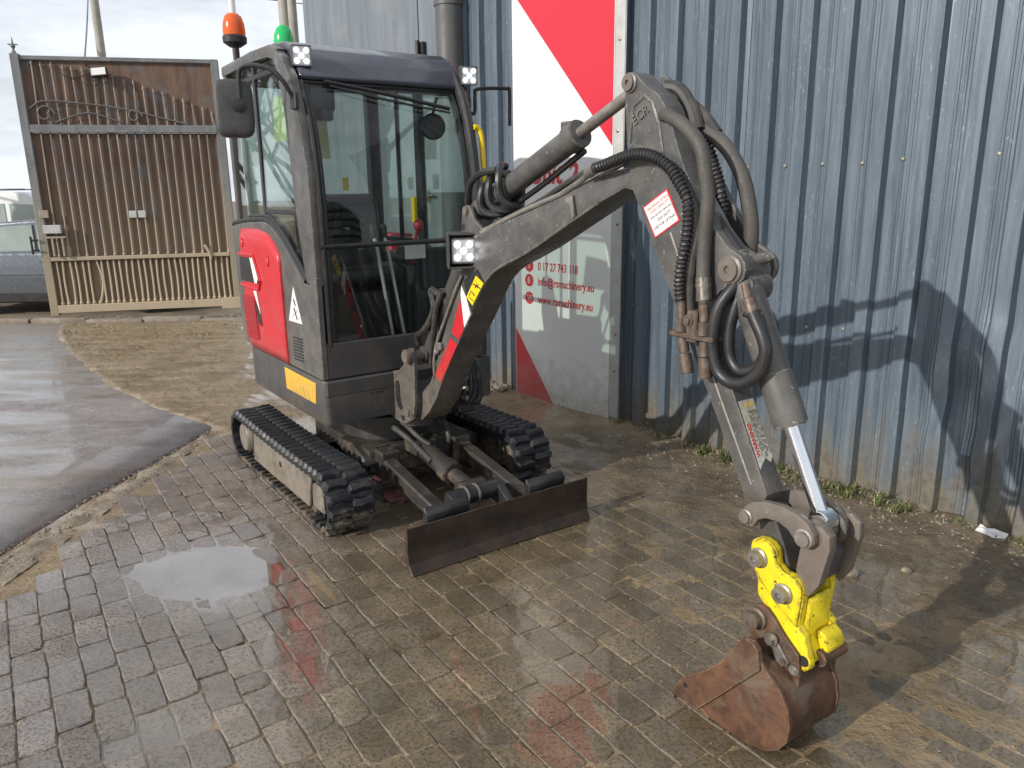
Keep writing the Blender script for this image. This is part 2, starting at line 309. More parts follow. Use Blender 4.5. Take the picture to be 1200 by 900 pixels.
def soil_mat():
    b = NB('yard_soil'); n = b.noise(2, 8, 0.65)
    col = b.mix(b.ramp(n, 0.35, 0.65), (0.12, 0.09, 0.06), (0.24, 0.19, 0.13))
    return b.done(b.bsdf(col, 0.85, 0, b.bump(b.noise(25, 5, 0.7), 0.8, 0.02)))
M['soil'] = soil_mat()
def gutter_mat():
    b = NB('broken_concrete_gutter'); n = b.noise(8, 7, 0.65)
    col = b.mix(b.ramp(n, 0.35, 0.65), (0.15, 0.115, 0.075), (0.31, 0.265, 0.2))
    col = b.mix(b.ramp(b.noise(45, 4), 0.58, 0.66, 0, 0.8), col, (0.07, 0.06, 0.05))
    return b.done(b.bsdf(col, 0.7, 0, b.bump(b.noise(35, 6, 0.7), 0.9, 0.012)))
M['gutter'] = gutter_mat()
def water_mat():
    b = NB('muddy_water')
    nm = b.bump(b.noise(14, 2), 0.02, 0.002)
    silt = b.bsdf(b.mix(b.ramp(b.noise(3, 4), 0.35, 0.65), (0.2, 0.15, 0.095), (0.30, 0.235, 0.16)), 0.6)
    tr = b.n('ShaderNodeBsdfTransparent'); tr.inputs[0].default_value = (0.8, 0.72, 0.6, 1)
    gl = b.n('ShaderNodeBsdfGlossy'); gl.inputs['Roughness'].default_value = 0.02; b.t.links.new(nm, gl.inputs['Normal'])
    m1 = b.n('ShaderNodeMixShader'); m1.inputs[0].default_value = 0.45; b.t.links.new(tr.outputs[0], m1.inputs[1]); b.t.links.new(silt, m1.inputs[2])
    lw = b.n('ShaderNodeLayerWeight'); lw.inputs['Blend'].default_value = 0.5
    m2 = b.n('ShaderNodeMixShader'); b.t.links.new(b.math('ADD', b.math('MULTIPLY', b.math('POWER', lw.outputs['Facing'], 2.5), 0.78), 0.24), m2.inputs[0])
    b.t.links.new(m1.outputs[0], m2.inputs[1]); b.t.links.new(gl.outputs[0], m2.inputs[2])
    # water thins out to a film towards the rim of each puddle
    def rim(cx, cy, r):
        v = b.n('ShaderNodeVectorMath', operation='DISTANCE'); b.t.links.new(b.scaled((1, 1, 0)), v.inputs[0]); v.inputs[1].default_value = (cx, cy, 0)
        return b.ramp(b.math('ADD', v.outputs['Value'], b.ramp(b.noise(9, 5, 0.6), 0.3, 0.7, -0.07, 0.07)), r, r * 0.72)
    k = rim(-1.36, 3.06, 0.44)
    for c in ((-1.0, 2.62, 0.3), (-2.44, 4.64, 0.22), (-0.28, 2.42, 0.6), (0.45, 3.25, 0.45), (-1.1, 1.98, 0.24)): k = b.math('MAXIMUM', k, b.math('MULTIPLY', rim(*c), 0.38))
    thin = b.n('ShaderNodeBsdfTransparent'); m3 = b.n('ShaderNodeMixShader'); b.t.links.new(k, m3.inputs[0]); b.t.links.new(thin.outputs[0], m3.inputs[1]); b.t.links.new(m2.outputs[0], m3.inputs[2])
    return b.done(m3.outputs[0])
M['water'] = water_mat()
M['kerb'] = plain('kerb_concrete', (0.25, 0.21, 0.165), 0.8, vary=0.25, scale=9, bump=0.5, dirt=(0.17, 0.12, 0.075), dirtfac=0.7, dirtscale=4)

# ------------------------------------------------------------------ mesh helpers
def tag(o, label=None, cat=None, group=None, kind=None):
    if label: o['label'] = label
    if cat: o['category'] = cat
    if group: o['group'] = group
    if kind: o['kind'] = kind
    return o
def empty(name, loc=(0, 0, 0), rz=0, **kw):
    o = bpy.data.objects.new(name, None); o.empty_display_size = 0.2; COL.objects.link(o)
    o.location = loc; o.rotation_euler = (0, 0, rz); return tag(o, **kw)
def link(name, me, parent=None, **kw):
    o = bpy.data.objects.new(name, me); COL.objects.link(o)
    if parent is not None: o.parent = parent
    return tag(o, **kw)
def catmull(pts, n=6):
    P = [Vector(p) for p in pts]
    if len(P) < 3: return P
    out = []
    for i in range(len(P) - 1):
        p0 = P[i - 1] if i else P[0] * 2 - P[1]; p1, p2 = P[i], P[i + 1]
        p3 = P[i + 2] if i + 2 < len(P) else P[-1] * 2 - P[-2]
        for k in range(n):
            t = k / n
            out.append(0.5 * ((2 * p1) + (p2 - p0) * t + (2 * p0 - 5 * p1 + 4 * p2 - p3) * t * t + (3 * p1 - p0 - 3 * p2 + p3) * t ** 3))
    out.append(P[-1]); return out
AX = {'y': lambda u, v, w: (u, w, v), 'x': lambda u, v, w: (w, u, v), 'z': lambda u, v, w: (u, v, w)}
class MB:
    def __init__(s): s.bm = bmesh.new()
    def _join(s, b):
        me = bpy.data.meshes.new('tmp'); b.to_mesh(me); b.free(); s.bm.from_mesh(me); bpy.data.meshes.remove(me); return s
    def prism(s, pts, w0, w1, axis='y', bev=0.004, seg=1, xf=None):
        b = bmesh.new(); f = AX[axis]
        A = [b.verts.new(f(u, v, w0)) for u, v in pts]; B = [b.verts.new(f(u, v, w1)) for u, v in pts]
        b.faces.new(A); b.faces.new(B[::-1]); n = len(pts)
        for i in range(n): b.faces.new((A[i], B[i], B[(i + 1) % n], A[(i + 1) % n]))
        bmesh.ops.recalc_face_normals(b, faces=b.faces[:])
        if bev:
            bmesh.ops.bevel(b, geom=b.edges[:], offset=bev, segments=seg, affect='EDGES', clamp_overlap=True, profile=0.6)
        if xf: bmesh.ops.transform(b, matrix=xf, verts=b.verts[:])
        return s._join(b)
    def box(s, x0, x1, y0, y1, z0, z1, bev=0.004, seg=1, xf=None):
        return s.prism([(x0, y0), (x1, y0), (x1, y1), (x0, y1)], z0, z1, 'z', bev, seg, xf)
    def cyl(s, p, q, r, r2=None, n=20, bev=0.0):
        p, q = Vector(p), Vector(q); d = (q - p); r2 = r if r2 is None else r2
        M_ = Matrix.Translation((p + q) / 2) @ d.to_track_quat('Z', 'Y').to_matrix().to_4x4()
        b = bmesh.new(); bmesh.ops.create_cone(b, cap_ends=True, segments=n, radius1=r, radius2=r2, depth=d.length, matrix=M_)
        if bev: bmesh.ops.bevel(b, geom=[e for e in b.edges if any(len(f.verts) > 4 for f in e.link_faces)], offset=bev, segments=2, affect='EDGES', clamp_overlap=True)
        return s._join(b)
    def superbox(s, dims, e, xf, n=20):
        b = bmesh.new(); bmesh.ops.create_uvsphere(b, u_segments=n * 2, v_segments=n, radius=1.0)
        for v in b.verts:
            c = [math.copysign(abs(q) ** e, q) for q in v.co]; v.co = (c[0] * dims[0] / 2, c[1] * dims[1] / 2, c[2] * dims[2] / 2)
        bmesh.ops.transform(b, matrix=xf, verts=b.verts[:]); return s._join(b)
    def sph(s, c, r, n=12, sc=(1, 1, 1)):
        b = bmesh.new(); bmesh.ops.create_uvsphere(b, u_segments=n, v_segments=max(6, n // 2), radius=r, matrix=Matrix.Translation(c) @ Matrix.Diagonal((*sc, 1)))
        return s._join(b)
    def tube(s, pts, r, n=10, sub=6, smooth=True, rfun=None):
        P = catmull(pts, sub) if smooth else [Vector(p) for p in pts]
        b = bmesh.new(); rings = []; T0 = None; N = None
        for i, p in enumerate(P):
            t = (P[min(i + 1, len(P) - 1)] - P[max(i - 1, 0)]).normalized()
            if N is None: N = t.orthogonal().normalized()
            else:
                N = (N - t * N.dot(t)); N = N.normalized() if N.length > 1e-6 else t.orthogonal().normalized()
            B = t.cross(N); rr = r if rfun is None else rfun(i / max(1, len(P) - 1)) * r
            rings.append([b.verts.new(p + (N * cos(2 * pi * k / n) + B * sin(2 * pi * k / n)) * rr) for k in range(n)])
        for a, c in zip(rings, rings[1:]):
            for k in range(n): b.faces.new((a[k], a[(k + 1) % n], c[(k + 1) % n], c[k]))
        b.faces.new(rings[0][::-1]); b.faces.new(rings[-1]); return s._join(b)
    def lathe(s, prof, c, axis=(0, 0, 1), n=20):
        M_ = Matrix.Translation(c) @ Vector(axis).to_track_quat('Z', 'Y').to_matrix().to_4x4()
        b = bmesh.new(); rings = []
        for r, z in prof: rings.append([b.verts.new(M_ @ Vector((r * cos(2 * pi * k / n), r * sin(2 * pi * k / n), z))) for k in range(n)])
        for a, c_ in zip(rings, rings[1:]):
            for k in range(n): b.faces.new((a[k], a[(k + 1) % n], c_[(k + 1) % n], c_[k]))
        b.faces.new(rings[0][::-1]); b.faces.new(rings[-1]); return s._join(b)
    def hexbolt(s, c, axis, r=0.012, h=0.01):
        a = Vector(axis).normalized(); c = Vector(c)
        s.cyl(c, c + a * h * 0.35, r * 1.5, n=14); s.cyl(c, c + a * h, r, n=6); return s
    def mesh(s, name, mat, smooth=35):
        me = bpy.data.meshes.new(name); s.bm.to_mesh(me); s.bm.free()
        for m in (mat if isinstance(mat, (list, tuple)) else [mat]): me.materials.append(m)
        if smooth:
            me.polygons.foreach_set('use_smooth', [True] * len(me.polygons)); me.set_sharp_from_angle(angle=radians(smooth))
        me.update(); return me
    def build(s, name, mat, parent=None, smooth=35, **kw): return link(name, s.mesh(name, mat, smooth), parent, **kw)
def pydata(name, V, F, mat, parent=None, smooth=False, **kw):
    me = bpy.data.meshes.new(name); me.from_pydata(V, [], F); me.materials.append(mat)
    if smooth: me.polygons.foreach_set('use_smooth', [True] * len(me.polygons))
    me.update(); return link(name, me, parent, **kw)
def arc(cx, cy, r, a0, a1, n=8): return [(cx + r * cos(radians(a0 + (a1 - a0) * i / n)), cy + r * sin(radians(a0 + (a1 - a0) * i / n))) for i in range(n + 1)]
def text_mesh(name, s, size, mat, matrix, parent, depth=0.0015, align='LEFT', shear=0.0, bold=0.0, sx=1.0):
    cu = bpy.data.curves.new(name, 'FONT'); cu.body = s; cu.size = size; cu.extrude = depth; cu.align_x = align; cu.shear = shear; cu.offset = bold; cu.resolution_u = 3
    o = bpy.data.objects.new(name, cu); COL.objects.link(o)
    dg = bpy.context.evaluated_depsgraph_get(); me = bpy.data.meshes.new_from_object(o.evaluated_get(dg))
    bpy.data.objects.remove(o); bpy.data.curves.remove(cu)
    me.transform(matrix @ Matrix.Diagonal((sx, 1, 1, 1))); me.materials.clear(); me.materials.append(mat); me.name = name
    return link(name, me, parent)
def frame(o, ex, ey):
    ex = Vector(ex).normalized(); ey = Vector(ey); ey = (ey - ex * ey.dot(ex)).normalized(); ez = ex.cross(ey)
    m = Matrix((ex, ey, ez)).transposed().to_4x4(); m.translation = Vector(o); return m

# ================================================================== SETTING
def lerp(a, b, t): return a + (b - a) * t
def sstep(a, b, v):
    t = max(0.0, min(1.0, (v - a) / (b - a))); return t * t * (3 - 2 * t)
def interp(tab, v):
    if v <= tab[0][0]: return tab[0][1]
    for (a, x), (b, y) in zip(tab, tab[1:]):
        if v <= b: return lerp(x, y, (v - a) / (b - a))
    return tab[-1][1]
def nz2(x, y, s, seed=0.0): return noise.noise(Vector((x * s, y * s, seed)))
WP = Vector((0, 6.0549, 0)); WD = Vector((0.64065, -0.76784, 0)); WN = Vector((-0.76784, -0.64065, 0))   # wall line, along it, towards the yard
def wallpt(s, off, z): return WP + WD * s + WN * off + Vector((0, 0, z))
def dwall(x, y): return (Vector((x, y, 0)) - WP).dot(WN)
KERBX = [(-6, -2.9), (0, -2.6), (3.28, -2.39), (3.77, -2.35), (4.33, -2.25), (5.08, -2.13), (5.38, -2.06)]
BRICKX = [(-6, -2.6), (0, -2.4), (2.99, -2.19), (3.73, -2.14), (4.48, -2.10), (5.4, -2.0)]
MUDX = [(5.0, -2.06), (5.12, -2.15), (5.64, -2.8), (6.32, -3.48), (7.6, -4.5), (8.77, -5.33), (9.8, -5.9)]
PUD = [(-1.38, 3.08, 0.30, 0.22, 0.019), (-1.06, 2.72, 0.26, 0.26, 0.009), (-0.80, 2.35, 0.25, 0.3, 0.006), (-1.12, 2.0, 0.16, 0.12, 0.011), (-0.25, 2.5, 0.5, 0.35, 0.004), (0.45, 3.3, 0.4, 0.3, 0.004)]
def ztop(x, y):
    z = 0.0022 * nz2(x, y, 1.7, 3.0) + 0.0012 * nz2(x, y, 5.0, 8.0)
    for cx, cy, rx, ry, d in PUD: z -= d * math.exp(-((x - cx) / rx) ** 2 - ((y - cy) / ry) ** 2)
    return z
def mudfac(x, y):
    a = sstep(0.95, 0.2, dwall(x, y) + 0.28 * nz2(x, y, 1.6, 5.0))
    b = sstep(4.95, 5.5, y + 0.3 * nz2(x, y, 1.3, 9.0))
    return max(a, b)
def zbed(x, y):
    m = mudfac(x, y)
    lo = ztop(x, y) - 0.0052 - 0.004 * sstep(-0.9, -1.7, x) + 0.0034 * nz2(x, y, 7, 2.0) + (0.0042 + 0.0035 * nz2(x, y, 2.3, 21.0)) * sstep(0.1, 1.1, x + 0.35 * (y - 2.6)) - 0.007 * sum(math.exp(-((x - a_) / (r1 * 1.3)) ** 2 - ((y - b_) / (r2 * 1.3)) ** 2) for a_, b_, r1, r2, d_ in PUD[:2])
    hi = 0.006 + 0.012 * nz2(x, y, 3.0, 1.0) + 0.008 * nz2(x, y, 11, 4.0) + 0.005 * abs(nz2(x, y, 6.5, 14.0)) + 0.016 * sstep(0.5, 0.0, dwall(x, y))
    return lerp(lo, hi, m)

# far ground, dropping a little behind the kerb
gx = [-160, -60, -30, -18, -12, -9, -7, -5, -3, 0, 4, 10, 30, 160]; gy = [-160, -40, -10, -3, 3, 8, 10.0, 10.6, 11.2, 12, 14, 20, 40, 90, 160]
V = [(x, y, -0.06 if y < 10.6 else (-0.1 if y < 11.2 else -0.24)) for y in gy for x in gx]
F = [(j * len(gx) + i, j * len(gx) + i + 1, (j + 1) * len(gx) + i + 1, (j + 1) * len(gx) + i) for j in range(len(gy) - 1) for i in range(len(gx) - 1)]
pydata('ground', V, F, M['soil'], smooth=True, kind='structure')

# asphalt lane, with its broken edge along the gutter
V, F, rows = [], [], []
y = -6.0
while y < 9.75:
    xe = interp(KERBX, y) + 0.012 * nz2(y, 0, 9, 1) + 0.006 * nz2(y, 0, 31, 2) if y < 5.2 else interp(KERBX, 5.2) - (y - 5.2) * 0.15 + 0.0
    xs = [-40, -20, -12, -9, -7, -6, -5.2, -4.6, -4.1, -3.7, -3.4, -3.1, -2.9, -2.72]
    xs = [min(q, xe - 0.05 * (len(xs) - k)) for k, q in enumerate(xs)] + [xe, xe + 0.004]
    rows.append(len(V))
    for k, x in enumerate(xs):
        z = 0.004 * nz2(x, y, 0.8, 1) + 0.002 * nz2(x, y, 4, 6) - 0.016 * math.exp(-((x + 2.44) / 0.17) ** 2 - ((y - 4.64) / 0.13) ** 2) + 0.004
        V.append((x, y, z if k < len(xs) - 1 else -0.08))
    y += 0.06
n = 16
for a, b in zip(rows, rows[1:]):
    for k in range(n - 1): F.append((a + k, a + k + 1, b + k + 1, b + k))
pydata('asphalt_road', V, F, M['asphalt'], smooth=True, kind='structure')

# mud bed: joint filling between the pavers, open mud along the wall and behind the machine
V, F, idx = [], [], {}
st = 0.03
def bed_x0(y): return interp(KERBX, y) + 0.03 if y < 5.05 else interp(MUDX, y) + 0.05 * nz2(y, 0, 1.3, 3) + 0.025 * nz2(y, 0, 11, 5)
j = 0; y = 0.3
while y < 9.7:
    step = st if y < 5.6 else 0.07
    x0 = bed_x0(y); x1 = WP.x + (WP.y - y) * (WD.x / -WD.y) + 0.05 if True else 0
    nn = 170
    row = []
    for i in range(nn + 1):
        x = lerp(x0, min(x1, 3.6), i / nn)
        z = zbed(x, y)
        if y >= 5.0: z = lerp(-0.012, z + 0.008, sstep(0.0, 0.16, x - x0))
        row.append(len(V)); V.append((x, y, z))
    if j:
        for i in range(nn): F.append((prev[i], prev[i + 1], row[i + 1], row[i]))
    prev = row; y += step; j += 1
pydata('muddy_ground', V, F, M['bed'], smooth=True, kind='structure')

# gutter of broken concrete and silt beside the asphalt
V, F = [], []; y = 0.2; prev = None
while y < 5.45:
    a, b = interp(KERBX, y) + 0.035, interp(BRICKX, y) + 0.02
    row = []
    for i in range(9):
        x = lerp(a, b, i / 8) + 0.01 * nz2(y, i, 12, 2)
        z = -0.012 + 0.018 * nz2(x, y, 9, 7) + 0.010 * nz2(x, y, 27, 2) + (0.010 * sin(pi * i / 8)) - (0.05 if i == 0 else 0)
        row.append(len(V)); V.append((x, y, z))
    if prev:
        for i in range(8): F.append((prev[i], prev[i + 1], row[i + 1], row[i]))
    prev = row; y += 0.025
pydata('gutter', V, F, M['gutter'], smooth=True, kind='structure')

# puddles
def puddle(cx, cy, rx, ry, z, label=None):
    P = [(cx + rx * (1 + 0.16 * nz2(cos(a) * 2, sin(a) * 2, 1, cx)) * cos(a), cy + ry * (1 + 0.16 * nz2(cos(a) * 2, sin(a) * 2, 1, cx)) * sin(a), z) for a in [2 * pi * k / 48 for k in range(48)]]
    return pydata('puddle', P, [tuple(range(48))], M['water'], kind='structure')
puddle(-1.30, 2.98, 0.50, 0.46, -0.0070)
puddle(-1.10, 1.98, 0.3, 0.22, -0.0076)
puddle(-0.28, 2.42, 0.62, 0.5, -0.0072)
puddle(-2.44, 4.64, 0.2, 0.14, -0.0045)
puddle(0.45, 3.25, 0.45, 0.4, -0.0070)

# block paving: courses at -56 degrees, each block its own object for the 300 that show largest
BL, BW = 0.2045, 0.1046
bd = Vector((cos(PAVE_ANG), sin(PAVE_ANG))); bn = Vector((-sin(PAVE_ANG), cos(PAVE_ANG)))
def brick_geo(rng, l=0.2015, w_=0.1018):
    pts = []
    hw, hl = w_ / 2, l / 2
    for (x0, y0, x1, y1, m) in ((-hl, -hw, hl, -hw, 4), (hl, -hw, hl, hw, 2), (hl, hw, -hl, hw, 4), (-hl, hw, -hl, -hw, 2)):
        for k in range(m):
            t = k / m; c = rng.uniform(0.003, 0.011) if k == 0 and rng.random() < 0.5 else 0.0015
            jx, jy = rng.uniform(-0.0022, 0.0022), rng.uniform(-0.0018, 0.0018)
            x, y = lerp(x0, x1, t) + jx, lerp(y0, y1, t) + jy
            if k == 0: x -= math.copysign(c, x); y -= math.copysign(c * 0.6, y)
            pts.append((x, y))
    n = len(pts); V = []
    ins = [1 - rng.uniform(0.05, 0.13) * 0.9 for _ in pts]
    cz = rng.uniform(0.0, 0.0022)
    for (x, y), s in zip(pts, ins):
        d = rng.uniform(0.0022, 0.0055); V.append((x - math.copysign(min(d, abs(x)), x), y - math.copysign(min(d, abs(y)), y), rng.uniform(-0.0010, 0.0006)))
    for x, y in pts: V.append((x, y, -0.0042))
    for x, y in pts: V.append((x, y, -0.032))
    V.append((0, 0, cz * 0.6))
    F = [(i, (i + 1) % n, 3 * n) for i in range(n)]
    F += [(n + i, n + (i + 1) % n, (i + 1) % n, i) for i in range(n)] + [(2 * n + i, 2 * n + (i + 1) % n, n + (i + 1) % n, n + i) for i in range(n)]
    return V, F
rng = random.Random(11)
VAR = [brick_geo(rng) for _ in range(16)]; HALF = [brick_geo(rng, 0.0990) for _ in range(8)]
def mk(V, F):
    me = bpy.data.meshes.new('paver'); me.from_pydata(V, [], F); me.materials.append(M['brick'])
    me.polygons.foreach_set('use_smooth', [True] * len(F)); me.set_sharp_from_angle(angle=radians(28)); me.update(); return me
VARM = [mk(*v) for v in VAR]; HALFM = [mk(*v) for v in HALF]
bricks = []
for jb in range(-60, 90):
    off = (0.5 * BL if jb % 2 else 0.0) + rng.uniform(-0.03, 0.03) + 0.02 * jb
    cb = jb * BW
    ia = -60
    a = -9.0 + (off % BL)
    while a < 6.0:
        half = rng.random() < 0.06
        l = BL if not half else BL / 2
        ca = a + l / 2; a += l
        p = bd * ca + bn * (cb + 0.006 * nz2(ca, cb, 1.1, 4))
        if p.y < 0.9 or p.y > 5.7 or p.x > 3.2: continue
        if p.x - 0.09 < interp(BRICKX, p.y) + 0.03 * rng.uniform(-1, 1.0): continue
        if dwall(p.x, p.y) < 0.12: continue
        if mudfac(p.x, p.y) > 0.8: continue
        q = project((p.x, p.y, 0))
        if q is None or not (-160 < q[0] < 1360 and q[1] < 1060): continue
        bricks.append((p.x, p.y, half, q))
def under_machine(x, y):
    d = Vector((x + 0.6896, y - 4.197)); u = d.x * cos(radians(-55)) + d.y * sin(radians(-55)); v = -d.x * sin(radians(-55)) + d.y * cos(radians(-55))
    return -1.1 < u < 0.75 and -0.7 < v < 1.0
def show(b):
    x, y, half, q = b
    vis = -20 < q[0] < 1220 and q[1] < 925
    return (0 if (not vis or under_machine(x, y) or mudfac(x, y) > 0.45) else 1) * (0.5 if half else 1) / ((x * x + y * y + 2.56) ** 1.5) * 1.0
bricks.sort(key=show, reverse=True)
paving = empty('block_paving', (0, 0, 0), kind='structure')
SV, SF = [], []
for k, (x, y, half, q) in enumerate(bricks):
    e = 0.06; zz = ztop(x, y) + rng.uniform(-0.0014, 0.0014) * (1.0 + 1.2 * math.exp(-((x + 0.2) / 0.8) ** 2 - ((y - 2.5) / 0.8) ** 2))
    tx = (ztop(x + e, y) - ztop(x - e, y)) / (2 * e) + rng.uniform(-0.008, 0.008); ty = (ztop(x, y + e) - ztop(x, y - e)) / (2 * e) + rng.uniform(-0.008, 0.008)
    up = Vector((-tx, -ty, 1)).normalized(); ang = PAVE_ANG + rng.uniform(-0.018, 0.018) + (pi if rng.random() < 0.5 else 0)
    ex = Vector((cos(ang), sin(ang), 0)); ex = (ex - up * ex.dot(up)).normalized(); ey = up.cross(ex)
    m = Matrix((ex, ey, up)).transposed().to_4x4(); m.translation = Vector((x, y, zz))
    i = rng.randrange(8 if half else 16)
    if k < 300:
        o = bpy.data.objects.new('paver', (HALFM if half else VARM)[i]); COL.objects.link(o); o.parent = paving; o.matrix_world = m
    else:
        bv, bf = (HALF if half else VAR)[i]; n0 = len(SV)
        SV += [tuple(m @ Vector(v)) for v in bv]; SF += [tuple(n0 + t for t in f) for f in bf]
pydata('paver', SV, SF, M['brickstuff'], paving, kind='stuff')

# kerb in front of the gate
kerb = empty('kerb', (0, 0, 0), kind='structure')
x = -14.0
while x < -2.9:
    l = rng.uniform(0.7, 1.0); h = rng.uniform(0.02, 0.065); yk = 9.80 + 0.02 * rng.uniform(-1, 1) - 0.0 * x
    if x > -4.6: h -= 0.02
    m = MB(); m.box(x + 0.012, x + l, yk, yk + 0.13, -0.06, h, 0.02, 2); o = m.build('kerb_stone', M['kerb'], kerb); o.rotation_euler = (0, 0, rng.uniform(-0.003, 0.003)); x += l

# ------------------------------------------------------------------ corrugated metal wall
wall = empty('corrugated_wall', tuple(WP), label='tall blue grey corrugated metal wall beside the excavator, muddy along its foot', cat='wall')
PITCH = 0.209; SF0 = 2.233
def sheet(k, f0, f1, zt):
    prof = []
    for f in range(f0, f1):
        s = SF0 + PITCH * f
        prof += [(s - 0.010 - 0.062 - 0.02 - 0.105 + 0.0, 0.0), (s - 0.145, 0.0), (s - 0.141, 0.0035), (s - 0.133, 0.0035), (s - 0.129, 0.0), (s - 0.115, 0), (s - 0.111, 0.0035), (s - 0.103, 0.0035), (s - 0.099, 0.0), (s - 0.088, 0.0), (s - 0.068, 0.042), (s - 0.006, 0.042), (s + 0.006, 0.0)]
    prof.append((SF0 + PITCH * (f1 - 1) + 0.034, -0.003))
    zs = [0.0 + 4.3 * t for t in [0, .02, .05, .08, .11, .14, .17, .2, .23, .26, .29, .32, .36, .4, .45, .5, .56, .63, .7, .8, .9, 1]]
    V, F = [], []
    for z in zs:
        for s, d in prof:
            crump = 0.0
            if 2.95 < s < 3.95 and z < 1.35:
                e = sin(pi * (s - 2.95) / 1.0) * sstep(1.35, 0.7, z); crump = e * (0.05 * nz2(s, z, 3.2, 1) + 0.03 * nz2(s, z, 9, 7))
            off = d + crump + 0.006 * nz2(s, z, 1.5, k) + (0.004 * k % 0.01)
            b = -0.02 + 0.02 * nz2(s, 0, 5, 3) if z == 0 else z
            V.append(tuple(WD * s + WN * off + Vector((0, 0, b))))
    n = len(prof)
    for r in range(len(zs) - 1):
        for c in range(n - 1): F.append((r * n + c, r * n + c + 1, (r + 1) * n + c + 1, (r + 1) * n + c))
    me = bpy.data.meshes.new('metal_sheet'); me.from_pydata(V, [], F); me.materials.append(M['wall'])
    me.polygons.foreach_set('use_smooth', [True] * len(F)); me.set_sharp_from_angle(angle=radians(22)); me.update()
    return link('metal_sheet', me, wall)
for k, (a, b) in enumerate([(-13, -10), (-10, -5), (-5, 0), (0, 5), (5, 10), (10, 15), (15, 20)]): sheet(k, a, b, 4.3)
m = MB(); m.lathe([(0.011, 0), (0.011, 0.003), (0.007, 0.007), (0.0, 0.0075)], (0, 0, 0), tuple(WN), 10); sm = m.mesh('screw', M['steel'])
for f in range(-12, 18):
    for z in (1.705, 0.85, 2.75):
        if rng.random() < 0.12 or (z < 1 and f > 2): continue
        o = bpy.data.objects.new('screw', sm); COL.objects.link(o); o.parent = wall
        o.location = WD * (SF0 + PITCH * f + 0.075 + rng.uniform(-0.012, 0.012)) + WN * 0.003 + Vector((0, 0, z + rng.uniform(-0.015, 0.015)))

# ------------------------------------------------------------------ sign board on the wall
SO = 0.075
sign = empty('sign_board', tuple(wallpt(0.6, SO, 0)), label='tall white and red company sign board with contact lines, fixed to corrugated wall', cat='sign')
def sg(s, z, e=0.0):   # a point of the sign face, in the sign's own space
    k = (SO + e) / 3.88
    return WD * (s + (4.65 - s) * k - 0.6) + WN * e + Vector((0, 0, z + (1.6 - z) * k))
def sgpoly(name, pts, e0, e1, mat):
    V = [tuple(sg(s, z, e1)) for s, z in pts] + [tuple(sg(s, z, e0)) for s, z in pts]; n = len(pts)
    F = [tuple(range(n)), tuple(range(2 * n - 1, n - 1, -1))] + [(i, (i + 1) % n, n + (i + 1) % n, n + i)[::-1] for i in range(n)]
    o = pydata(name, V, F, mat, sign); bmn = bmesh.new(); bmn.from_mesh(o.data); bmesh.ops.recalc_face_normals(bmn, faces=bmn.faces[:]); bmn.to_mesh(o.data); bmn.free(); return o
sgpoly('board', [(0.055, -0.03), (1.063, 0.0), (1.063, 3.5), (0.055, 3.5)], -0.032, 0.0, M['signwhite'])
sgpoly('aluminium_edge', [(1.0655, 0.0), (1.150, 0.005), (1.152, 1.1), (1.147, 3.5), (1.0655, 3.5)], -0.034, -0.0015, M['alu'])
sgpoly('edge_return', [(1.153, 0.02), (1.158, 0.02), (1.158, 3.5), (1.153, 3.5)], -0.07, -0.003, M['alu'])
sgpoly('red_panel', [(0.095, 2.92), (1.055, 1.86), (1.055, 3.49), (0.06, 3.49), (0.06, 2.95)], 0.0005, 0.0018, M['signred'])
sgpoly('red_panel', [(0.06, -0.022), (0.49, -0.012), (0.06, 0.53)], 0.0005, 0.0018, M['signred'])
m = MB(); m.lathe([(0.012, 0), (0.012, 0.002), (0.006, 0.006), (0, 0.0065)], (0, 0, 0), tuple(WN), 10); rv = m.mesh('rivet', M['steel'])
for s, z in ((1.112, 1.36), (1.118, 0.62), (1.11, 0.36), (1.10, 1.95), (1.105, 2.5)):
    o = bpy.data.objects.new('rivet', rv); COL.objects.link(o); o.parent = sign; o.location = sg(s, z, -0.001)
def sgtext(txt, s, z, size, name, mat=M['inkred'], bold=0.0, shear=0.0, sx=1.0, e=0.0006):
    return text_mesh(name, txt, size, mat, frame(sg(s, z, e), WD, (0, 0, 1)), sign, 0.0006, bold=bold, shear=shear, sx=sx)
sgtext('Unit', 0.235, 1.632, 0.19, 'lettering', bold=0.006, shear=0.12, sx=1.0); sgtext('2', 0.645, 1.632, 0.19, 'lettering', bold=0.006, shear=0.12, sx=1.0)
sgtext('0 17 27 743 118', 0.322, 1.002, 0.083, 'lettering', bold=0.0016, sx=0.76)
sgtext('info@rsmachinery.eu', 0.322, 0.888, 0.083, 'lettering', bold=0.0016, sx=0.80)
sgtext('www.rsmachinery.eu', 0.322, 0.752, 0.083, 'lettering', bold=0.0016, sx=0.80)
for z, ch in ((1.03, 'T'), (0.918, 'E'), (0.783, 'W')):
    sgpoly('icon_disc', [(0.222 + 0.048 * cos(a * pi / 12), z + 0.048 * sin(a * pi / 12)) for a in range(24)], 0.0005, 0.0016, M['inkred'])
    sgtext(ch, 0.222 - (0.027 if ch == 'W' else 0.019), z - 0.021, 0.062, 'lettering', M['white'], e=0.0017)

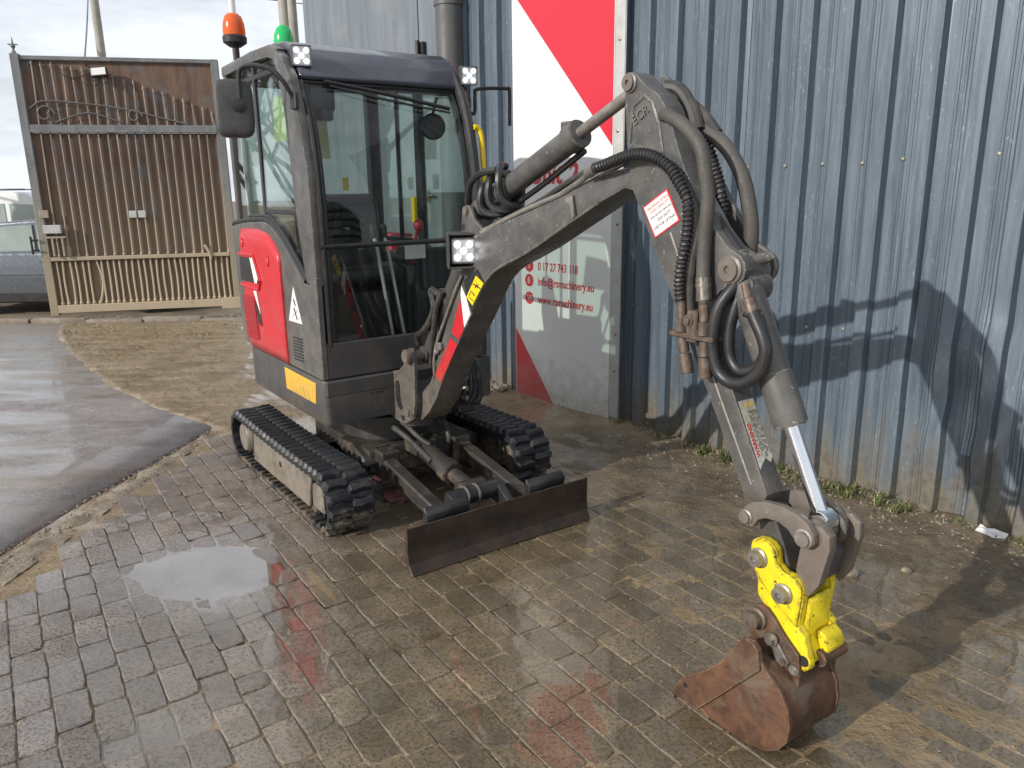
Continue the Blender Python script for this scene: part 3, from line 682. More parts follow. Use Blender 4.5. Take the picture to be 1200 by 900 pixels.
# ------------------------------------------------------------------ flat grey steel doors, down pipe and posts further along the wall
sdr = empty('steel_door', tuple(wallpt(-2.0, 0, 0)), label='flat grey steel plate door in the wall behind the cab', cat='door')
def wl(s, off, z, s0=-2.0): return WD * (s - s0) + WN * off + Vector((0, 0, z))
def wallslab(name, pts, e0, e1, mat, parent, s0=-2.0, bev=0.004):
    m = MB(); m.prism(pts, e0, e1, 'y', bev); b = m.bm
    for v in b.verts: v.co = wl(v.co.x + s0, v.co.y, v.co.z, s0)
    bmesh.ops.recalc_face_normals(b, faces=b.faces[:]); return m.build(name, mat, parent)
wallslab('door_leaf', [(-1.15, 0.05), (0.905, 0.05), (0.905, 4.0), (-1.15, 4.0)], 0.0, 0.05, M['door'], sdr)
wallslab('side_panel', [(0.915, 0.05), (1.24, 0.05), (1.24, 4.0), (0.915, 4.0)], 0.0, 0.046, M['door'], sdr)
m = MB()
m.box(-0.05, 0.05, 0.05, 0.085, -0.09, 0.09); m.box(-0.09, 0.05, 0.05, 0.10, 0.05, 0.10); m.cyl((0.0, 0.1, -0.1), (0.0, 0.1, 0.13), 0.018)
lt = m.build('latch', M['black'], sdr); lt.matrix_local = frame(wl(-1.03, 0.0, 2.68), WD, WN) @ Matrix.Identity(4)
m = MB(); m.box(-0.015, 0.015, 0.05, 0.09, -0.05, 0.05); m.cyl((-0.02, 0.085, 0), (0.12, 0.085, 0), 0.01)
ht = m.build('door_handle', M['steel'], sdr); ht.matrix_local = frame(wl(-1.02, 0.0, 1.55), WD, WN)
pp = empty('down_pipe', tuple(wallpt(-0.575, 0.10, 0)), label='thick dark grey vertical pipe between steel door and corrugated wall', cat='pipe')
m = MB(); m.cyl((0, 0, 0), (0, 0, 4.2), 0.108, n=28); m.build('pipe', M['pipegrey'], pp)
for z in (2.98, 1.2):
    m = MB(); m.lathe([(0.109, -0.02), (0.116, -0.02), (0.116, 0.02), (0.109, 0.02)], (0, 0, z), (0, 0, 1), 28); m.build('pipe_collar', M['pipegrey'], pp)
for s, r, lab, mt in ((-3.52, 0.058, 'round grey post left of the grey steel door', 'gateframe'), (-3.33, 0.045, 'thinner cream post against the grey steel door edge', 'pole')):
    t = empty('gate_post', tuple(wallpt(s, 0.08, 0)), label=lab, cat='post'); m = MB(); m.cyl((0, 0, -0.1), (0, 0, 4.4), r, n=20); m.build('shaft', M[mt] if mt != 'gateframe' else M['pole'], t)
    m = MB(); m.cyl((0, 0, 4.401), (0, 0, 4.43), r * 1.15, n=20); m.build('post_cap', M['pole'], t)
rb = empty('red_box', tuple(wallpt(-1.62, 0.05, 1.22)), label='red metal box on the grey steel door, seen through the cab', cat='box')
m = MB(); m.box(-0.30, 0.30, 0, 0.22, 0, 0.36, 0.012, 2); bx_ = m.build('body', M['redbox'], rb); bx_.matrix_local = frame((0, 0, 0), WD, WN)
m = MB(); m.box(-0.31, 0.31, -0.0, 0.235, 0.362, 0.39, 0.008); lx_ = m.build('lid', M['redbox'], rb); lx_.matrix_local = frame((0, 0, 0), WD, WN)

# ------------------------------------------------------------------ gate leaf
G0 = Vector((-6.24, 10.38, 0)); GA = atan2(0.2293, 0.9734)
gate = empty('metal_gate', tuple(G0), GA, label='tall rusty metal gate leaf of vertical bars before a brown sheet', cat='gate')
def gbox(name, u0, u1, e0, e1, z0, z1, mat, bev=0.005, parent=None):
    m = MB(); m.box(u0, u1, e0, e1, z0, z1, bev); return m.build(name, mat, parent or gate)
gbox('frame_post', 0.0, 0.10, -0.05, 0.05, 0.0, 3.32, M['gateframe']); gbox('frame_post', 2.37, 2.46, -0.05, 0.05, 0.0, 3.30, M['gateframe'])
gbox('top_rail', 0.103, 2.367, -0.03, 0.03, 3.25, 3.30, M['gateframe']); gbox('middle_rail', 0.103, 2.367, -0.05, 0.03, 2.375, 2.47, M['gateframe'])
gbox('lower_rail', 0.103, 2.367, -0.055, 0.02, 0.735, 0.785, M['gatebar']); gbox('bottom_rail', 0.103, 2.367, -0.06, 0.045, 0.035, 0.14, M['gatebar'])
gbox('sheet', 0.102, 2.368, 0.012, 0.018, 0.142, 2.372, M['gatesheet'], 0); gbox('sheet', 0.102, 2.368, 0.012, 0.018, 2.472, 3.248, M['gatesheet'], 0)
gbox('kick_plate', 2.2, 2.5, -0.075, -0.063, 0.0, 0.16, M['gatebar'])
for i in range(20):
    u = 0.21 + i * 0.1125 + rng.uniform(-0.008, 0.008); m = MB()
    m.tube([(u, -0.012, 0.787), (u + rng.uniform(-.006, .006), -0.012, 1.5), (u + rng.uniform(-.01, .01), -0.012, 2.373)], 0.0125, n=6, sub=3); m.sph((u, -0.012, 0.80), 0.02, 8, (1, 1, 1.3)); m.build('bar', M['gatebar'], gate)
for i in range(29):
    u = 0.16 + i * 0.0775 + rng.uniform(-0.006, 0.006); lean = rng.uniform(-0.012, 0.012)
    if i == 6: lean = 0.07
    m = MB(); m.tube([(u, -0.012, 0.142), (u + lean, -0.012, 0.44), (u + (0.0 if i != 6 else 0.02), -0.012, 0.733)], 0.0165, n=6, sub=3); m.sph((u, -0.012, 0.16), 0.024, 8, (1, 1, 1.2)); m.build('bar', M['gatebar'], gate)
HT = [(0.0, 3.2), (0.6, 3.16), (1.0, 3.08), (1.4, 2.97), (1.8, 2.83), (2.1, 2.70), (2.45, 2.56)]
for i in range(19):
    u = 0.22 + i * 0.117; h = interp(HT, u) + rng.uniform(-0.02, 0.02); ln = rng.uniform(-0.02, 0.02); m = MB()
    m.tube([(u + ln, -0.012, 2.472), (u, -0.012, (2.47 + h) / 2), (u - ln * 0.5, -0.012, h)], 0.0115, n=6, sub=2); m.cyl((u - ln * 0.5, -0.012, h), (u - ln * 0.5, -0.012, h + 0.055), 0.018, 0.002, n=6); m.build('picket', M['gatebar'], gate)
m = MB(); m.tube([(0.12, -0.03, 2.66), (0.3, -0.035, 2.76), (0.7, -0.035, 2.74), (1.2, -0.035, 2.68), (1.7, -0.035, 2.56), (2.0, -0.035, 2.49)], 0.008, n=8); m.tube([(0.4, -0.03, 2.50), (0.8, -0.03, 2.62), (1.15, -0.03, 2.52)], 0.007, n=8)
for cu, cz, rr in ((0.30, 2.60, 0.115), (1.36, 2.58, 0.095)):
    m.tube([(cu + rr * (1 - 0.1 * t) * cos(t), -0.036, cz + rr * (1 - 0.1 * t) * sin(t)) for t in [k * 0.45 for k in range(17)]], 0.009, n=8, sub=2)
m.build('scrollwork', M['wire'], gate)
for u in (1.135, 1.25): gbox('lock_plate', u, u + 0.095, -0.04, -0.026, 1.28, 1.375, M['alu'])
gbox('pull_handle', -0.10, -0.075, -0.09, -0.06, 0.83, 1.07, M['black'], 0.008); gbox('handle_stay', -0.08, -0.003, -0.085, -0.065, 1.0, 1.03, M['black'], 0.003); gbox('handle_stay', -0.08, -0.003, -0.085, -0.065, 0.87, 0.90, M['black'], 0.003)
lk = gbox('lock_box', 0.09, 0.30, -0.12, -0.055, 1.10, 1.21, M['alu']); gbox('bolt', 0.10, 0.34, -0.10, -0.06, 1.035, 1.06, M['gatebar'], parent=lk); gbox('bolt', 0.16, 0.185, -0.105, -0.065, 0.80, 1.034, M['gatebar'], parent=lk); gbox('bolt', 0.28, 0.305, -0.105, -0.065, 0.80, 1.034, M['gatebar'], parent=lk); gbox('keeper', 0.06, 0.17, -0.085, -0.055, 1.30, 1.40, M['gatebar'], parent=lk)
m = MB(); m.tube([(2.05, -0.05, 0.9), (2.1, -0.06, 0.8), (2.12, -0.06, 0.7)], 0.02); m.build('latch', M['gatebar'], gate)
m = MB(); m.lathe([(0.035, 0), (0.02, 0.03), (0.012, 0.05), (0.03, 0.085), (0.012, 0.115), (0.004, 0.19), (0, 0.19)], (0.045, 0, 3.322), n=12); m.box(-0.01, 0.10, -0.006, 0.006, 3.42, 3.435, 0); m.build('finial', M['gateframe'], gate)
fl = empty('floodlight', tuple(G0 + Matrix.Rotation(GA, 3, 'Z') @ Vector((1.02, -0.10, 3.10))), GA, label='small grey floodlight hanging near the top of the rusty gate', cat='lamp')
m = MB(); m.box(-0.10, 0.10, -0.03, 0.03, -0.055, 0.065, 0.012, 2); h_ = m.build('housing', M['black'], fl); h_.rotation_euler = (radians(-18), radians(-6), 0)
m = MB(); m.box(-0.085, 0.085, -0.036, -0.031, -0.042, 0.052, 0.002); g_ = m.build('lens', M['white'], h_)
m = MB(); m.tube([(-0.06, 0.03, 0.0), (-0.06, 0.09, 0.02), (0.06, 0.09, 0.02), (0.06, 0.03, 0.0)], 0.008, smooth=False); m.build('bracket', M['black'], fl)
m = MB(); m.tube([(-0.1, 0.03, 0), (-0.3, 0.04, -0.06), (-0.45, 0.05, -0.02), (-0.5, 0.05, 0.06)], 0.007); m.build('cable', M['black'], fl)

# ------------------------------------------------------------------ poles, cables, car, van, far trees
up_ = empty('utility_pole', (-9.62, 19.6, -0.3), label='tall weathered wooden utility pole standing behind the rusty gate', cat='pole')
m = MB(); m.cyl((0, 0, 0), (0, 0, 7.4), 0.115, 0.09, n=14); m.build('shaft', M['pole'], up_)
m = MB(); m.lathe([(0.03, 0), (0.05, 0.03), (0.03, 0.06), (0.05, 0.09), (0.02, 0.12), (0, 0.12)], (0, 0, 7.402), n=10); m.build('insulator', M['white'], up_)
lp = empty('lamp_post', (-4.59, 14.0, -0.24), label='thin pale pole rising behind the orange beacon', cat='pole')
m = MB(); m.cyl((0, 0, 0), (0, 0, 5.6), 0.062, 0.055, n=14); m.build('shaft', M['vanwhite'], lp); m = MB(); m.box(-0.06, 0.5, -0.08, 0.08, 5.602, 5.68, 0.02); m.build('lamp_head', M['pipegrey'], lp)
def cable(p, q, sag, lab):
    p, q = Vector(p), Vector(q); m = MB()
    m.tube([p.lerp(q, t) - Vector((0, 0, sag * 4 * t * (1 - t))) for t in [k / 12 for k in range(13)]], 0.012, n=5, sub=1); m.build('overhead_cable', M['wire'], label=lab, cat='cable')
cable((-9.62, 19.6, 6.95), (-5.42, 10.55, 3.2), 0.15, 'thin cable running down from utility pole to the gate top')
for dz, lab in ((0, 'uppermost overhead cable crossing the sky behind the cab'), (-0.16, 'middle overhead cable crossing the sky behind the cab'), (-0.36, 'lowest overhead cable crossing the sky behind the cab')):
    cable((-9.62, 19.6, 6.95 + dz), (4, 21.5, 6.1 + dz), 0.35, lab)

car = empty('parked_car', (-7.1, 12.95, -0.22), label='dark grey parked car half hidden behind the rusty gate', cat='car')
CP = [(-2.15, 0.30), (2.1, 0.28), (2.2, 0.55), (2.1, 0.74), (1.2, 0.93), (0.98, 0.95), (-1.5, 0.97), (-2.05, 0.95), (-2.2, 0.7)]
m = MB(); m.prism(CP, -0.88, 0.88, 'y', 0.06, 3); m.prism([(-2.0, 0.60), (1.95, 0.60), (1.95, 0.63), (-2.0, 0.64)], -0.892, -0.87, 'y', 0.008); m.build('body', M['carpaint'], car)
m = MB(); m.prism([(0.95, 0.94), (0.30, 1.39), (-0.3, 1.445), (-1.1, 1.40), (-1.75, 0.95)], -0.72, 0.72, 'y', 0.05, 3); m.build('roof', M['carpaint'], car)
for yy in (-0.735, 0.735):
    m = MB(); m.prism([(0.80, 0.965), (0.26, 1.335), (-0.28, 1.37), (-0.28, 0.965)], yy - 0.012, yy + 0.012, 'y', 0.002); m.build('window', M['carglass'], car)
    m = MB(); m.prism([(-0.34, 0.965), (-0.34, 1.37), (-1.0, 1.33), (-1.45, 0.965)], yy - 0.012, yy + 0.012, 'y', 0.002); m.build('window', M['carglass'], car)
m = MB(); m.prism([(0.985, 0.955), (0.33, 1.40), (0.345, 1.42), (1.01, 0.965)], -0.66, 0.66, 'y', 0.0); m.build('windscreen', M['carglass'], car)
m = MB(); m.box(0.58, 0.72, -1.06, -0.90, 0.98, 1.12, 0.035, 2); m.box(0.62, 0.68, -0.92, -0.86, 0.98, 1.02, 0.005); m.build('mirror', M['black'], car)
m = MB(); m.box(-0.22, 0.0, -0.905, -0.885, 0.80, 0.835, 0.008); m.build('door_handle', M['carpaint'], car)
m = MB(); m.box(-1.3, 1.1, -0.87, 0.87, 0.17, 0.31, 0.02); m.build('sill', M['black'], car)
for xx in (-1.35, 1.32):
    for yy in (-0.80, 0.80):
        m = MB(); m.cyl((xx, yy - 0.11, 0.31), (xx, yy + 0.11, 0.31), 0.315, n=32, bev=0.03); wl_ = m.build('wheel', M['rubber'], car)
        m = MB(); m.cyl((xx, yy - 0.118, 0.31), (xx, yy + 0.118, 0.31), 0.2, n=24, bev=0.01); m.build('rim', M['steel'], wl_)
van = empty('white_van', (-10.9, 17.4, -0.22), label='white van parked behind the dark grey car', cat='van')
m = MB(); m.prism([(-2.3, 0.35), (2.2, 0.32), (2.3, 0.8), (1.75, 1.05), (1.1, 1.72), (0.8, 1.88), (-2.2, 1.90), (-2.35, 1.75)], -0.9, 0.9, 'y', 0.07, 3); m.build('body', M['vanwhite'], van)
m = MB(); m.prism([(1.35, 1.1), (1.0, 1.62), (0.45, 1.65), (0.45, 1.1)], -0.915, -0.89, 'y', 0.004); m.build('window', M['carglass'], van)
m = MB(); m.prism([(0.35, 1.1), (0.35, 1.65), (-0.9, 1.66), (-0.9, 1.1)], -0.915, -0.89, 'y', 0.004); m.build('window', M['carglass'], van)
m = MB(); m.box(-2.1, 0.7, -0.7, -0.66, 1.92, 1.95, 0.004); m.box(-2.1, 0.7, 0.66, 0.7, 1.92, 1.95, 0.004); m.build('roof_rail', M['pipegrey'], van)
for xx in (-1.5, 1.45):
    m = MB(); m.cyl((xx, -0.9, 0.32), (xx, -0.68, 0.32), 0.32, n=28, bev=0.03); m.build('wheel', M['rubber'], van)
def leaf_tree(loc, h, r, lab, nleaf=900, seed=1, bare=False):
    rg = random.Random(seed); t = empty('tree', loc, label=lab, cat='tree')
    m = MB(); m.tube([(0, 0, 0), (0.1 * r, 0, h * 0.4), (0, 0.05, h * 0.75)], 0.06 * h * 0.35, n=8, rfun=lambda q: 1 - 0.7 * q)
    tips = []
    def grow(p, d, l, rad, dep):
        q = p + d * l; mid = p.lerp(q, 0.5) + Vector((rg.uniform(-1, 1), rg.uniform(-1, 1), rg.uniform(-1, 1))) * l * 0.08
        m.tube([p, mid, q], rad, n=5 if dep > 2 else 4, sub=2, rfun=lambda s: 1 - 0.4 * s); tips.append(q)
        if dep:
            for _ in range(3):
                nd = (d + Vector((rg.uniform(-1, 1), rg.uniform(-1, 1), rg.uniform(-0.4, 0.8))) * 0.75).normalized(); grow(q, nd, l * rg.uniform(0.6, 0.8), rad * 0.58, dep - 1)
    for k in range(9 if bare else 5):
        a = k * 1.3; grow(Vector((0, 0, h * (0.22 + 0.06 * k))), Vector((cos(a), sin(a), 0.9)).normalized(), h * 0.24, 0.02 * h * 0.5, 3 if bare else 2)
    m.build('trunk', M['bark'], t)
    if not bare:
        V, F = [], []
        for k in range(nleaf):
            c = rg.choice(tips) + Vector((rg.gauss(0, 1), rg.gauss(0, 1), rg.gauss(0, 0.8))) * r * 0.22; s = rg.uniform(0.5, 1) * r * 0.12
            a, b = Vector((rg.gauss(0, 1), rg.gauss(0, 1), rg.gauss(0, 1))).normalized(), Vector((rg.gauss(0, 1), rg.gauss(0, 1), rg.gauss(0, 1))).normalized(); n0 = len(V)
            V += [tuple(c - a * s), tuple(c + b * s * 0.6), tuple(c + a * s), tuple(c - b * s * 0.6)]; F.append((n0, n0 + 1, n0 + 2, n0 + 3))
        pydata('crown', V, F, M['foliage'], t)
    return t
leaf_tree((-24.5, 36.0, -0.4), 2.75, 1.0, 'small dark bush on the skyline above the white van', 500, 3)
for k, (tx, ty, th) in enumerate(((-11.6, 11.0, 6.5), (-13.8, 14.0, 7.5), (-17.5, 14.6, 8.5))):
    leaf_tree((tx, ty, -0.2), th, 2.5, ('lowest bare tree of the row mirrored in the cab side glass', 'middle bare tree of the row mirrored in the cab side glass', 'tallest bare tree of the row mirrored in the cab side glass')[k], 0, 20 + k, True)

# ------------------------------------------------------------------ weeds, gravel and litter along the foot of the wall
V, F = [], []; V2, F2 = [], []
rg = random.Random(5)
def blade(V, F, p, h, lean, wd):
    a = rg.uniform(0, 2 * pi); d = Vector((cos(a), sin(a), 0)); sdv = Vector((-sin(a), cos(a), 0)) * wd; n0 = len(V)
    q = p + d * lean * 0.4 + Vector((0, 0, h * 0.6)); e = p + d * lean + Vector((0, 0, h))
    V += [tuple(p - sdv), tuple(p + sdv), tuple(q + sdv * 0.8), tuple(q - sdv * 0.8), tuple(e)]; F += [(n0, n0 + 1, n0 + 2, n0 + 3), (n0 + 3, n0 + 2, n0 + 4)]
tufts = [(rg.uniform(1.95, 3.15), rg.uniform(0.02, 0.15)) for _ in range(62)] + [(rg.uniform(1.2, 3.75), rg.uniform(0.02, 0.12)) for _ in range(36)] + [(1.22 + rg.uniform(-.04, .05), 0.05) for _ in range(4)]
for s, o_ in tufts:
    c = wallpt(s, o_ + 0.02, 0); size = rg.uniform(0.4, 1.0)
    for _ in range(rg.randrange(8, 20)):
        p = c + Vector((rg.gauss(0, 0.02), rg.gauss(0, 0.02), 0)); p.z = zbed(p.x, p.y) - 0.005
        if rg.random() < 0.45: blade(V2, F2, p, rg.uniform(0.015, 0.05) * size, rg.uniform(0.02, 0.06), 0.003)
        else: blade(V, F, p, rg.uniform(0.02, 0.065) * size, rg.uniform(0.01, 0.06) * size, rg.uniform(0.003, 0.007))
pydata('weeds', V, F, M['weed'], kind='stuff'); pydata('dry_grass', V2, F2, M['drygrass'], kind='stuff')
V, F = [], []
def stone(p, r):
    n0 = len(V); ring = 6
    V.append((p.x, p.y, p.z + r * rg.uniform(0.5, 0.9)))
    for k in range(ring):
        a = 2 * pi * k / ring; q = r * rg.uniform(0.75, 1.15); V.append((p.x + q * cos(a), p.y + q * sin(a), p.z + r * rg.uniform(-0.1, 0.3)))
    for k in range(ring):
        F.append((n0, n0 + 1 + k, n0 + 1 + (k + 1) % ring))
for _ in range(2200):
    s = rg.uniform(-0.6, 3.9); p = wallpt(s, abs(rg.gauss(0.04, 0.22)), 0); p.z = zbed(p.x, p.y) - 0.001; stone(p, rg.choice([0.003, 0.004, 0.005, 0.007, 0.011]))
for _ in range(420):
    s = rg.uniform(-0.45, 0.05); p = wallpt(s, abs(rg.gauss(0.05, 0.1)) + 0.03, 0); p.z = zbed(p.x, p.y) + 0.03 * max(0, 1 - (dwall(p.x, p.y)) / 0.3); stone(p, rg.uniform(0.006, 0.016))
for _ in range(1500):
    p = Vector((rg.uniform(-2.0, 2.2), rg.uniform(1.7, 4.6), 0)); p.z = zbed(p.x, p.y) + 0.004; stone(p, rg.choice([0.0022, 0.003, 0.0035, 0.005]))
for _ in range(500):
    y = rg.uniform(2.6, 5.3); p = Vector((lerp(interp(KERBX, y), interp(BRICKX, y), rg.random()), y, -0.006)); stone(p, rg.uniform(0.003, 0.011))
for _ in range(500):
    p = Vector((rg.uniform(-7, -3.4), rg.uniform(9.95, 10.6), -0.06)); p.z = -0.055; stone(p, rg.uniform(0.008, 0.03))
pydata('gravel', V, F, M['stone'], kind='stuff')
for (x, y, r, lab) in ((1.42, 2.93, 0.030, 'muddy fist sized stone lying on the mud right of the bucket'), (1.66, 2.95, 0.022, 'small dark stone on the mud near the wall shadow')):
    m = MB(); m.sph((0, 0, r * 0.4), r, 12, (1.2, 0.9, 0.7)); o = m.build('stone', M['stone'], label=lab, cat='stone')
    for v in o.data.vertices: v.co += v.co.normalized() * r * 0.25 * noise.noise(v.co * 40)
    o.location = (x, y, zbed(x, y))
m = MB(); m.bm.free(); V = []; F = []
lc = wallpt(3.56, 0.10, 0.03)
for i in range(5):
    for j in range(4): V.append((0.05 * i - 0.1, 0.03 * j - 0.045, 0.03 * noise.noise(Vector((i * 0.9, j * 1.1, 2)))))
F = [(i * 4 + j, i * 4 + j + 1, (i + 1) * 4 + j + 1, (i + 1) * 4 + j) for i in range(4) for j in range(3)]
o = pydata('litter', V, F, M['white'], label='crumpled white litter scrap lying at the foot of the wall', cat='litter'); o.location = lc; o.scale = (0.6, 0.6, 0.6); o.rotation_euler = (0.3, 0.1, -0.9)
so_ = o.modifiers.new('thick', 'SOLIDIFY'); so_.thickness = 0.003
m = MB()
b = bmesh.new(); bmesh.ops.create_icosphere(b, subdivisions=4, radius=0.075)
for v in b.verts:
    v.co *= 1 + 0.55 * noise.noise(v.co * 22) + 0.25 * noise.noise(v.co * 60); v.co.z = max(-0.004, v.co.z * 0.5 + 0.012)
m._join(b)
o = m.build('rag', M['rag'], label='dirty pink rag lying on the ground behind the nearer track', cat='rag'); o.location = (-0.62, 3.85, 0.0)
# ================================================================== MINI EXCAVATOR (x forward, y to its own left, origin on the ground under the slew ring)
EX = empty('mini_excavator', (-0.6896, 4.1970, 0), radians(-55), label='grey and red mini excavator with cab, rubber tracks and arm lowered onto its bucket', cat='excavator')
def P(mb, name, mat, parent=None, **kw): return mb.build(name, M[mat] if isinstance(mat, str) else mat, parent or EX, **kw)

# ---------------- undercarriage
TR, TCX0, TCX1, TCZ = 0.128, -0.80, 0.50, 0.152        # belt radius and wheel centres
def track_path(s):
    """point and outward normal on the belt loop at arc length s"""
    Ls = TCX1 - TCX0; La = pi * TR; T = 2 * Ls + 2 * La; s %= T
    if s < Ls:
        x = TCX0 + s; sag = -0.010 * sin(pi * s / Ls); return Vector((x, 0, TCZ + TR + sag)), Vector((0, 0, 1))
    s -= Ls
    if s < La: a = pi / 2 - s / TR; return Vector((TCX1 + TR * cos(a), 0, TCZ + TR * sin(a))), Vector((cos(a), 0, sin(a)))
    s -= La
    if s < Ls: return Vector((TCX1 - s, 0, TCZ - TR)), Vector((0, 0, -1))
    s -= Ls; a = -pi / 2 - s / TR; return Vector((TCX0 + TR * cos(a), 0, TCZ + TR * sin(a))), Vector((cos(a), 0, sin(a)))
TLEN = 2 * (TCX1 - TCX0) + 2 * pi * TR
def lug_mesh():
    m = MB(); b = bmesh.new()
    # chevron block, long axis y, x along the belt, z outwards
    pts = [(-0.022, -0.058), (0.006, -0.062), (0.020, -0.05), (0.014, 0.0), (0.022, 0.045), (0.016, 0.060), (-0.016, 0.058), (-0.024, 0.03), (-0.018, -0.01)]
    A = [b.verts.new((x * 1.28, y * 1.02, 0)) for x, y in pts]; B = [b.verts.new((x * 0.86, y * 0.88, 0.024 + 0.003 * (y < 0))) for x, y in pts]; n = len(pts)
    b.faces.new(B); [b.faces.new((A[i], A[(i + 1) % n], B[(i + 1) % n], B[i])) for i in range(n)]
    bmesh.ops.recalc_face_normals(b, faces=b.faces[:]); bmesh.ops.bevel(b, geom=[e for e in b.edges if not e.is_boundary and e.verts[0].co.z > 0.01 and e.verts[1].co.z > 0.01], offset=0.004, segments=1, affect='EDGES')
    m._join(b); return m.mesh('track_lug', M['tread'], 30)
LUG = lug_mesh()
for sgn, lab in ((-1, None), (1, None)):
    yc = sgn * 0.535; hw = 0.115
    m = MB(); b = bmesh.new(); N = 96; rings = []
    for k in range(N):
        p, n = track_path(TLEN * k / N); t = 0.009
        rings.append([b.verts.new(p + n * d + Vector((0, yc + yy, 0))) for d, yy in ((t, -hw), (t, hw), (-t, hw), (-t, -hw))])
    for k in range(N):
        a, c = rings[k], rings[(k + 1) % N]
        for i in range(4): b.faces.new((a[i], a[(i + 1) % 4], c[(i + 1) % 4], c[i]))
    bmesh.ops.recalc_face_normals(b, faces=b.faces[:]); m._join(b)
    NP = 54
    for k in range(NP):      # inner guide teeth
        p, n = track_path(TLEN * (k + 0.25) / NP); ex = n.cross(Vector((0, 1, 0))); mt = Matrix((ex, Vector((0, 1, 0)), n)).transposed().to_4x4()
        for dy in (-0.045, 0.045): mt.translation = p - n * 0.02 + Vector((0, yc + dy, 0)); m.box(-0.012, 0.012, -0.015, 0.015, -0.012, 0.012, 0, xf=mt)
        mt.translation = p - n * 0.012 + Vector((0, yc, 0)); m.box(-0.016, 0.016, -hw * 0.98, hw * 0.98, -0.006, 0.006, 0, xf=mt)
    trk = P(m, 'rubber_track', 'tread')
    for k in range(NP):
        for row in (0, 1):
            p, n = track_path(TLEN * (k + 0.5 * row) / NP); ex = Vector((0, 1, 0)).cross(n)
            if row: R_ = Matrix((-ex, -Vector((0, 1, 0)), n)).transposed().to_4x4()
            else: R_ = Matrix((ex, Vector((0, 1, 0)), n)).transposed().to_4x4()
            R_.translation = p + n * 0.0085 + Vector((0, yc + (0.054 if row else -0.054), 0))
            o = bpy.data.objects.new('track_lug', LUG); COL.objects.link(o); o.parent = trk; o.matrix_local = R_
    # side frame with cover plate, wheels and rollers
    ys = yc + sgn * 0.085
    m = MB(); m.prism([(-0.66, 0.06), (0.40, 0.06), (0.42, 0.22), (0.36, 0.255), (-0.62, 0.25)], yc - 0.075, yc + 0.075, 'y', 0.008); fr = P(m, 'track_frame', 'under')
    m = MB(); m.prism([(-0.545, 0.072), (0.345, 0.078), (0.395, 0.262), (-0.505, 0.258)], min(ys, ys + sgn * 0.016), max(ys, ys + sgn * 0.016), 'y', 0.004); pl = P(m, 'cover_plate', 'hub', fr)
    m = MB(); m.cyl((-0.06, ys + sgn * 0.0165, 0.185), (-0.06, ys + sgn * 0.019, 0.185), 0.016, n=14); m.build('plate_hole', M['inkblack'], fr)
    m = MB(); m.box(0.36, 0.50, min(ys - sgn * .02, ys + sgn * .004), max(ys - sgn * .02, ys + sgn * .004), 0.085, 0.215, 0.008); m.box(0.40, 0.52, min(ys, ys + sgn * .010), max(ys, ys + sgn * .010), 0.12, 0.18, 0.006); m.build('idler_yoke', M['hub'], fr)
    m = MB(); m.cyl((TCX1, yc - 0.055, TCZ), (TCX1, yc + 0.055, TCZ), TR - 0.02, n=32, bev=0.01); m.build('idler', M['greydk'], fr)
    m = MB(); m.cyl((TCX0, yc - 0.03, TCZ), (TCX0, yc + 0.03, TCZ), TR - 0.018, n=28)
    for k in range(12):
        a = k * pi / 6; m.cyl((TCX0 + 0.115 * cos(a), yc - 0.02, TCZ + 0.115 * sin(a)), (TCX0 + 0.115 * cos(a), yc + 0.02, TCZ + 0.115 * sin(a)), 0.014, n=8)
    spk = m.build('sprocket', M['greydk'], fr)
    m = MB(); m.lathe([(0.10, 0), (0.10, 0.02), (0.085, 0.055), (0.078, 0.062), (0.0, 0.065)], (TCX0 + 0.04, yc + sgn * 0.03, TCZ), (0, sgn, 0), 28); m.build('drive_hub', M['hub'], spk if False else fr)
    for xx in (-0.48, -0.2, 0.06, 0.32):
        m = MB(); m.cyl((xx, yc - 0.07, 0.062), (xx, yc + 0.07, 0.062), 0.038, n=18, bev=0.006); m.build('roller', M['greydk'], fr)
m = MB()
m.box(-0.42, 0.34, -0.30, 0.30, 0.17, 0.30, 0.02, 2); m.prism([(-0.3, -0.42), (0.26, -0.42), (0.36, -0.2), (0.36, 0.2), (0.26, 0.42), (-0.3, 0.42)], 0.15, 0.24, 'z', 0.015)
m.box(0.30, 0.42, -0.27, -0.16, 0.15, 0.30, 0.01); m.box(0.30, 0.42, 0.16, 0.27, 0.15, 0.30, 0.01); m.box(-0.1, 0.14, -0.47, -0.3, 0.12, 0.24, 0.015); m.box(-0.1, 0.14, 0.3, 0.47, 0.12, 0.24, 0.015)
m.prism([(0.02, 0.3), (0.20, 0.305), (0.33, 0.27), (0.36, 0.22), (0.30, 0.20), (0.02, 0.24)], -0.34, -0.24, 'y', 0.012)
P(m, 'undercarriage_frame', 'under')
m = MB(); m.lathe([(0.27, 0.30), (0.27, 0.37), (0.30, 0.372), (0.30, 0.43), (0.24, 0.44)], (0, 0, 0), n=40); P(m, 'slew_ring', 'under')

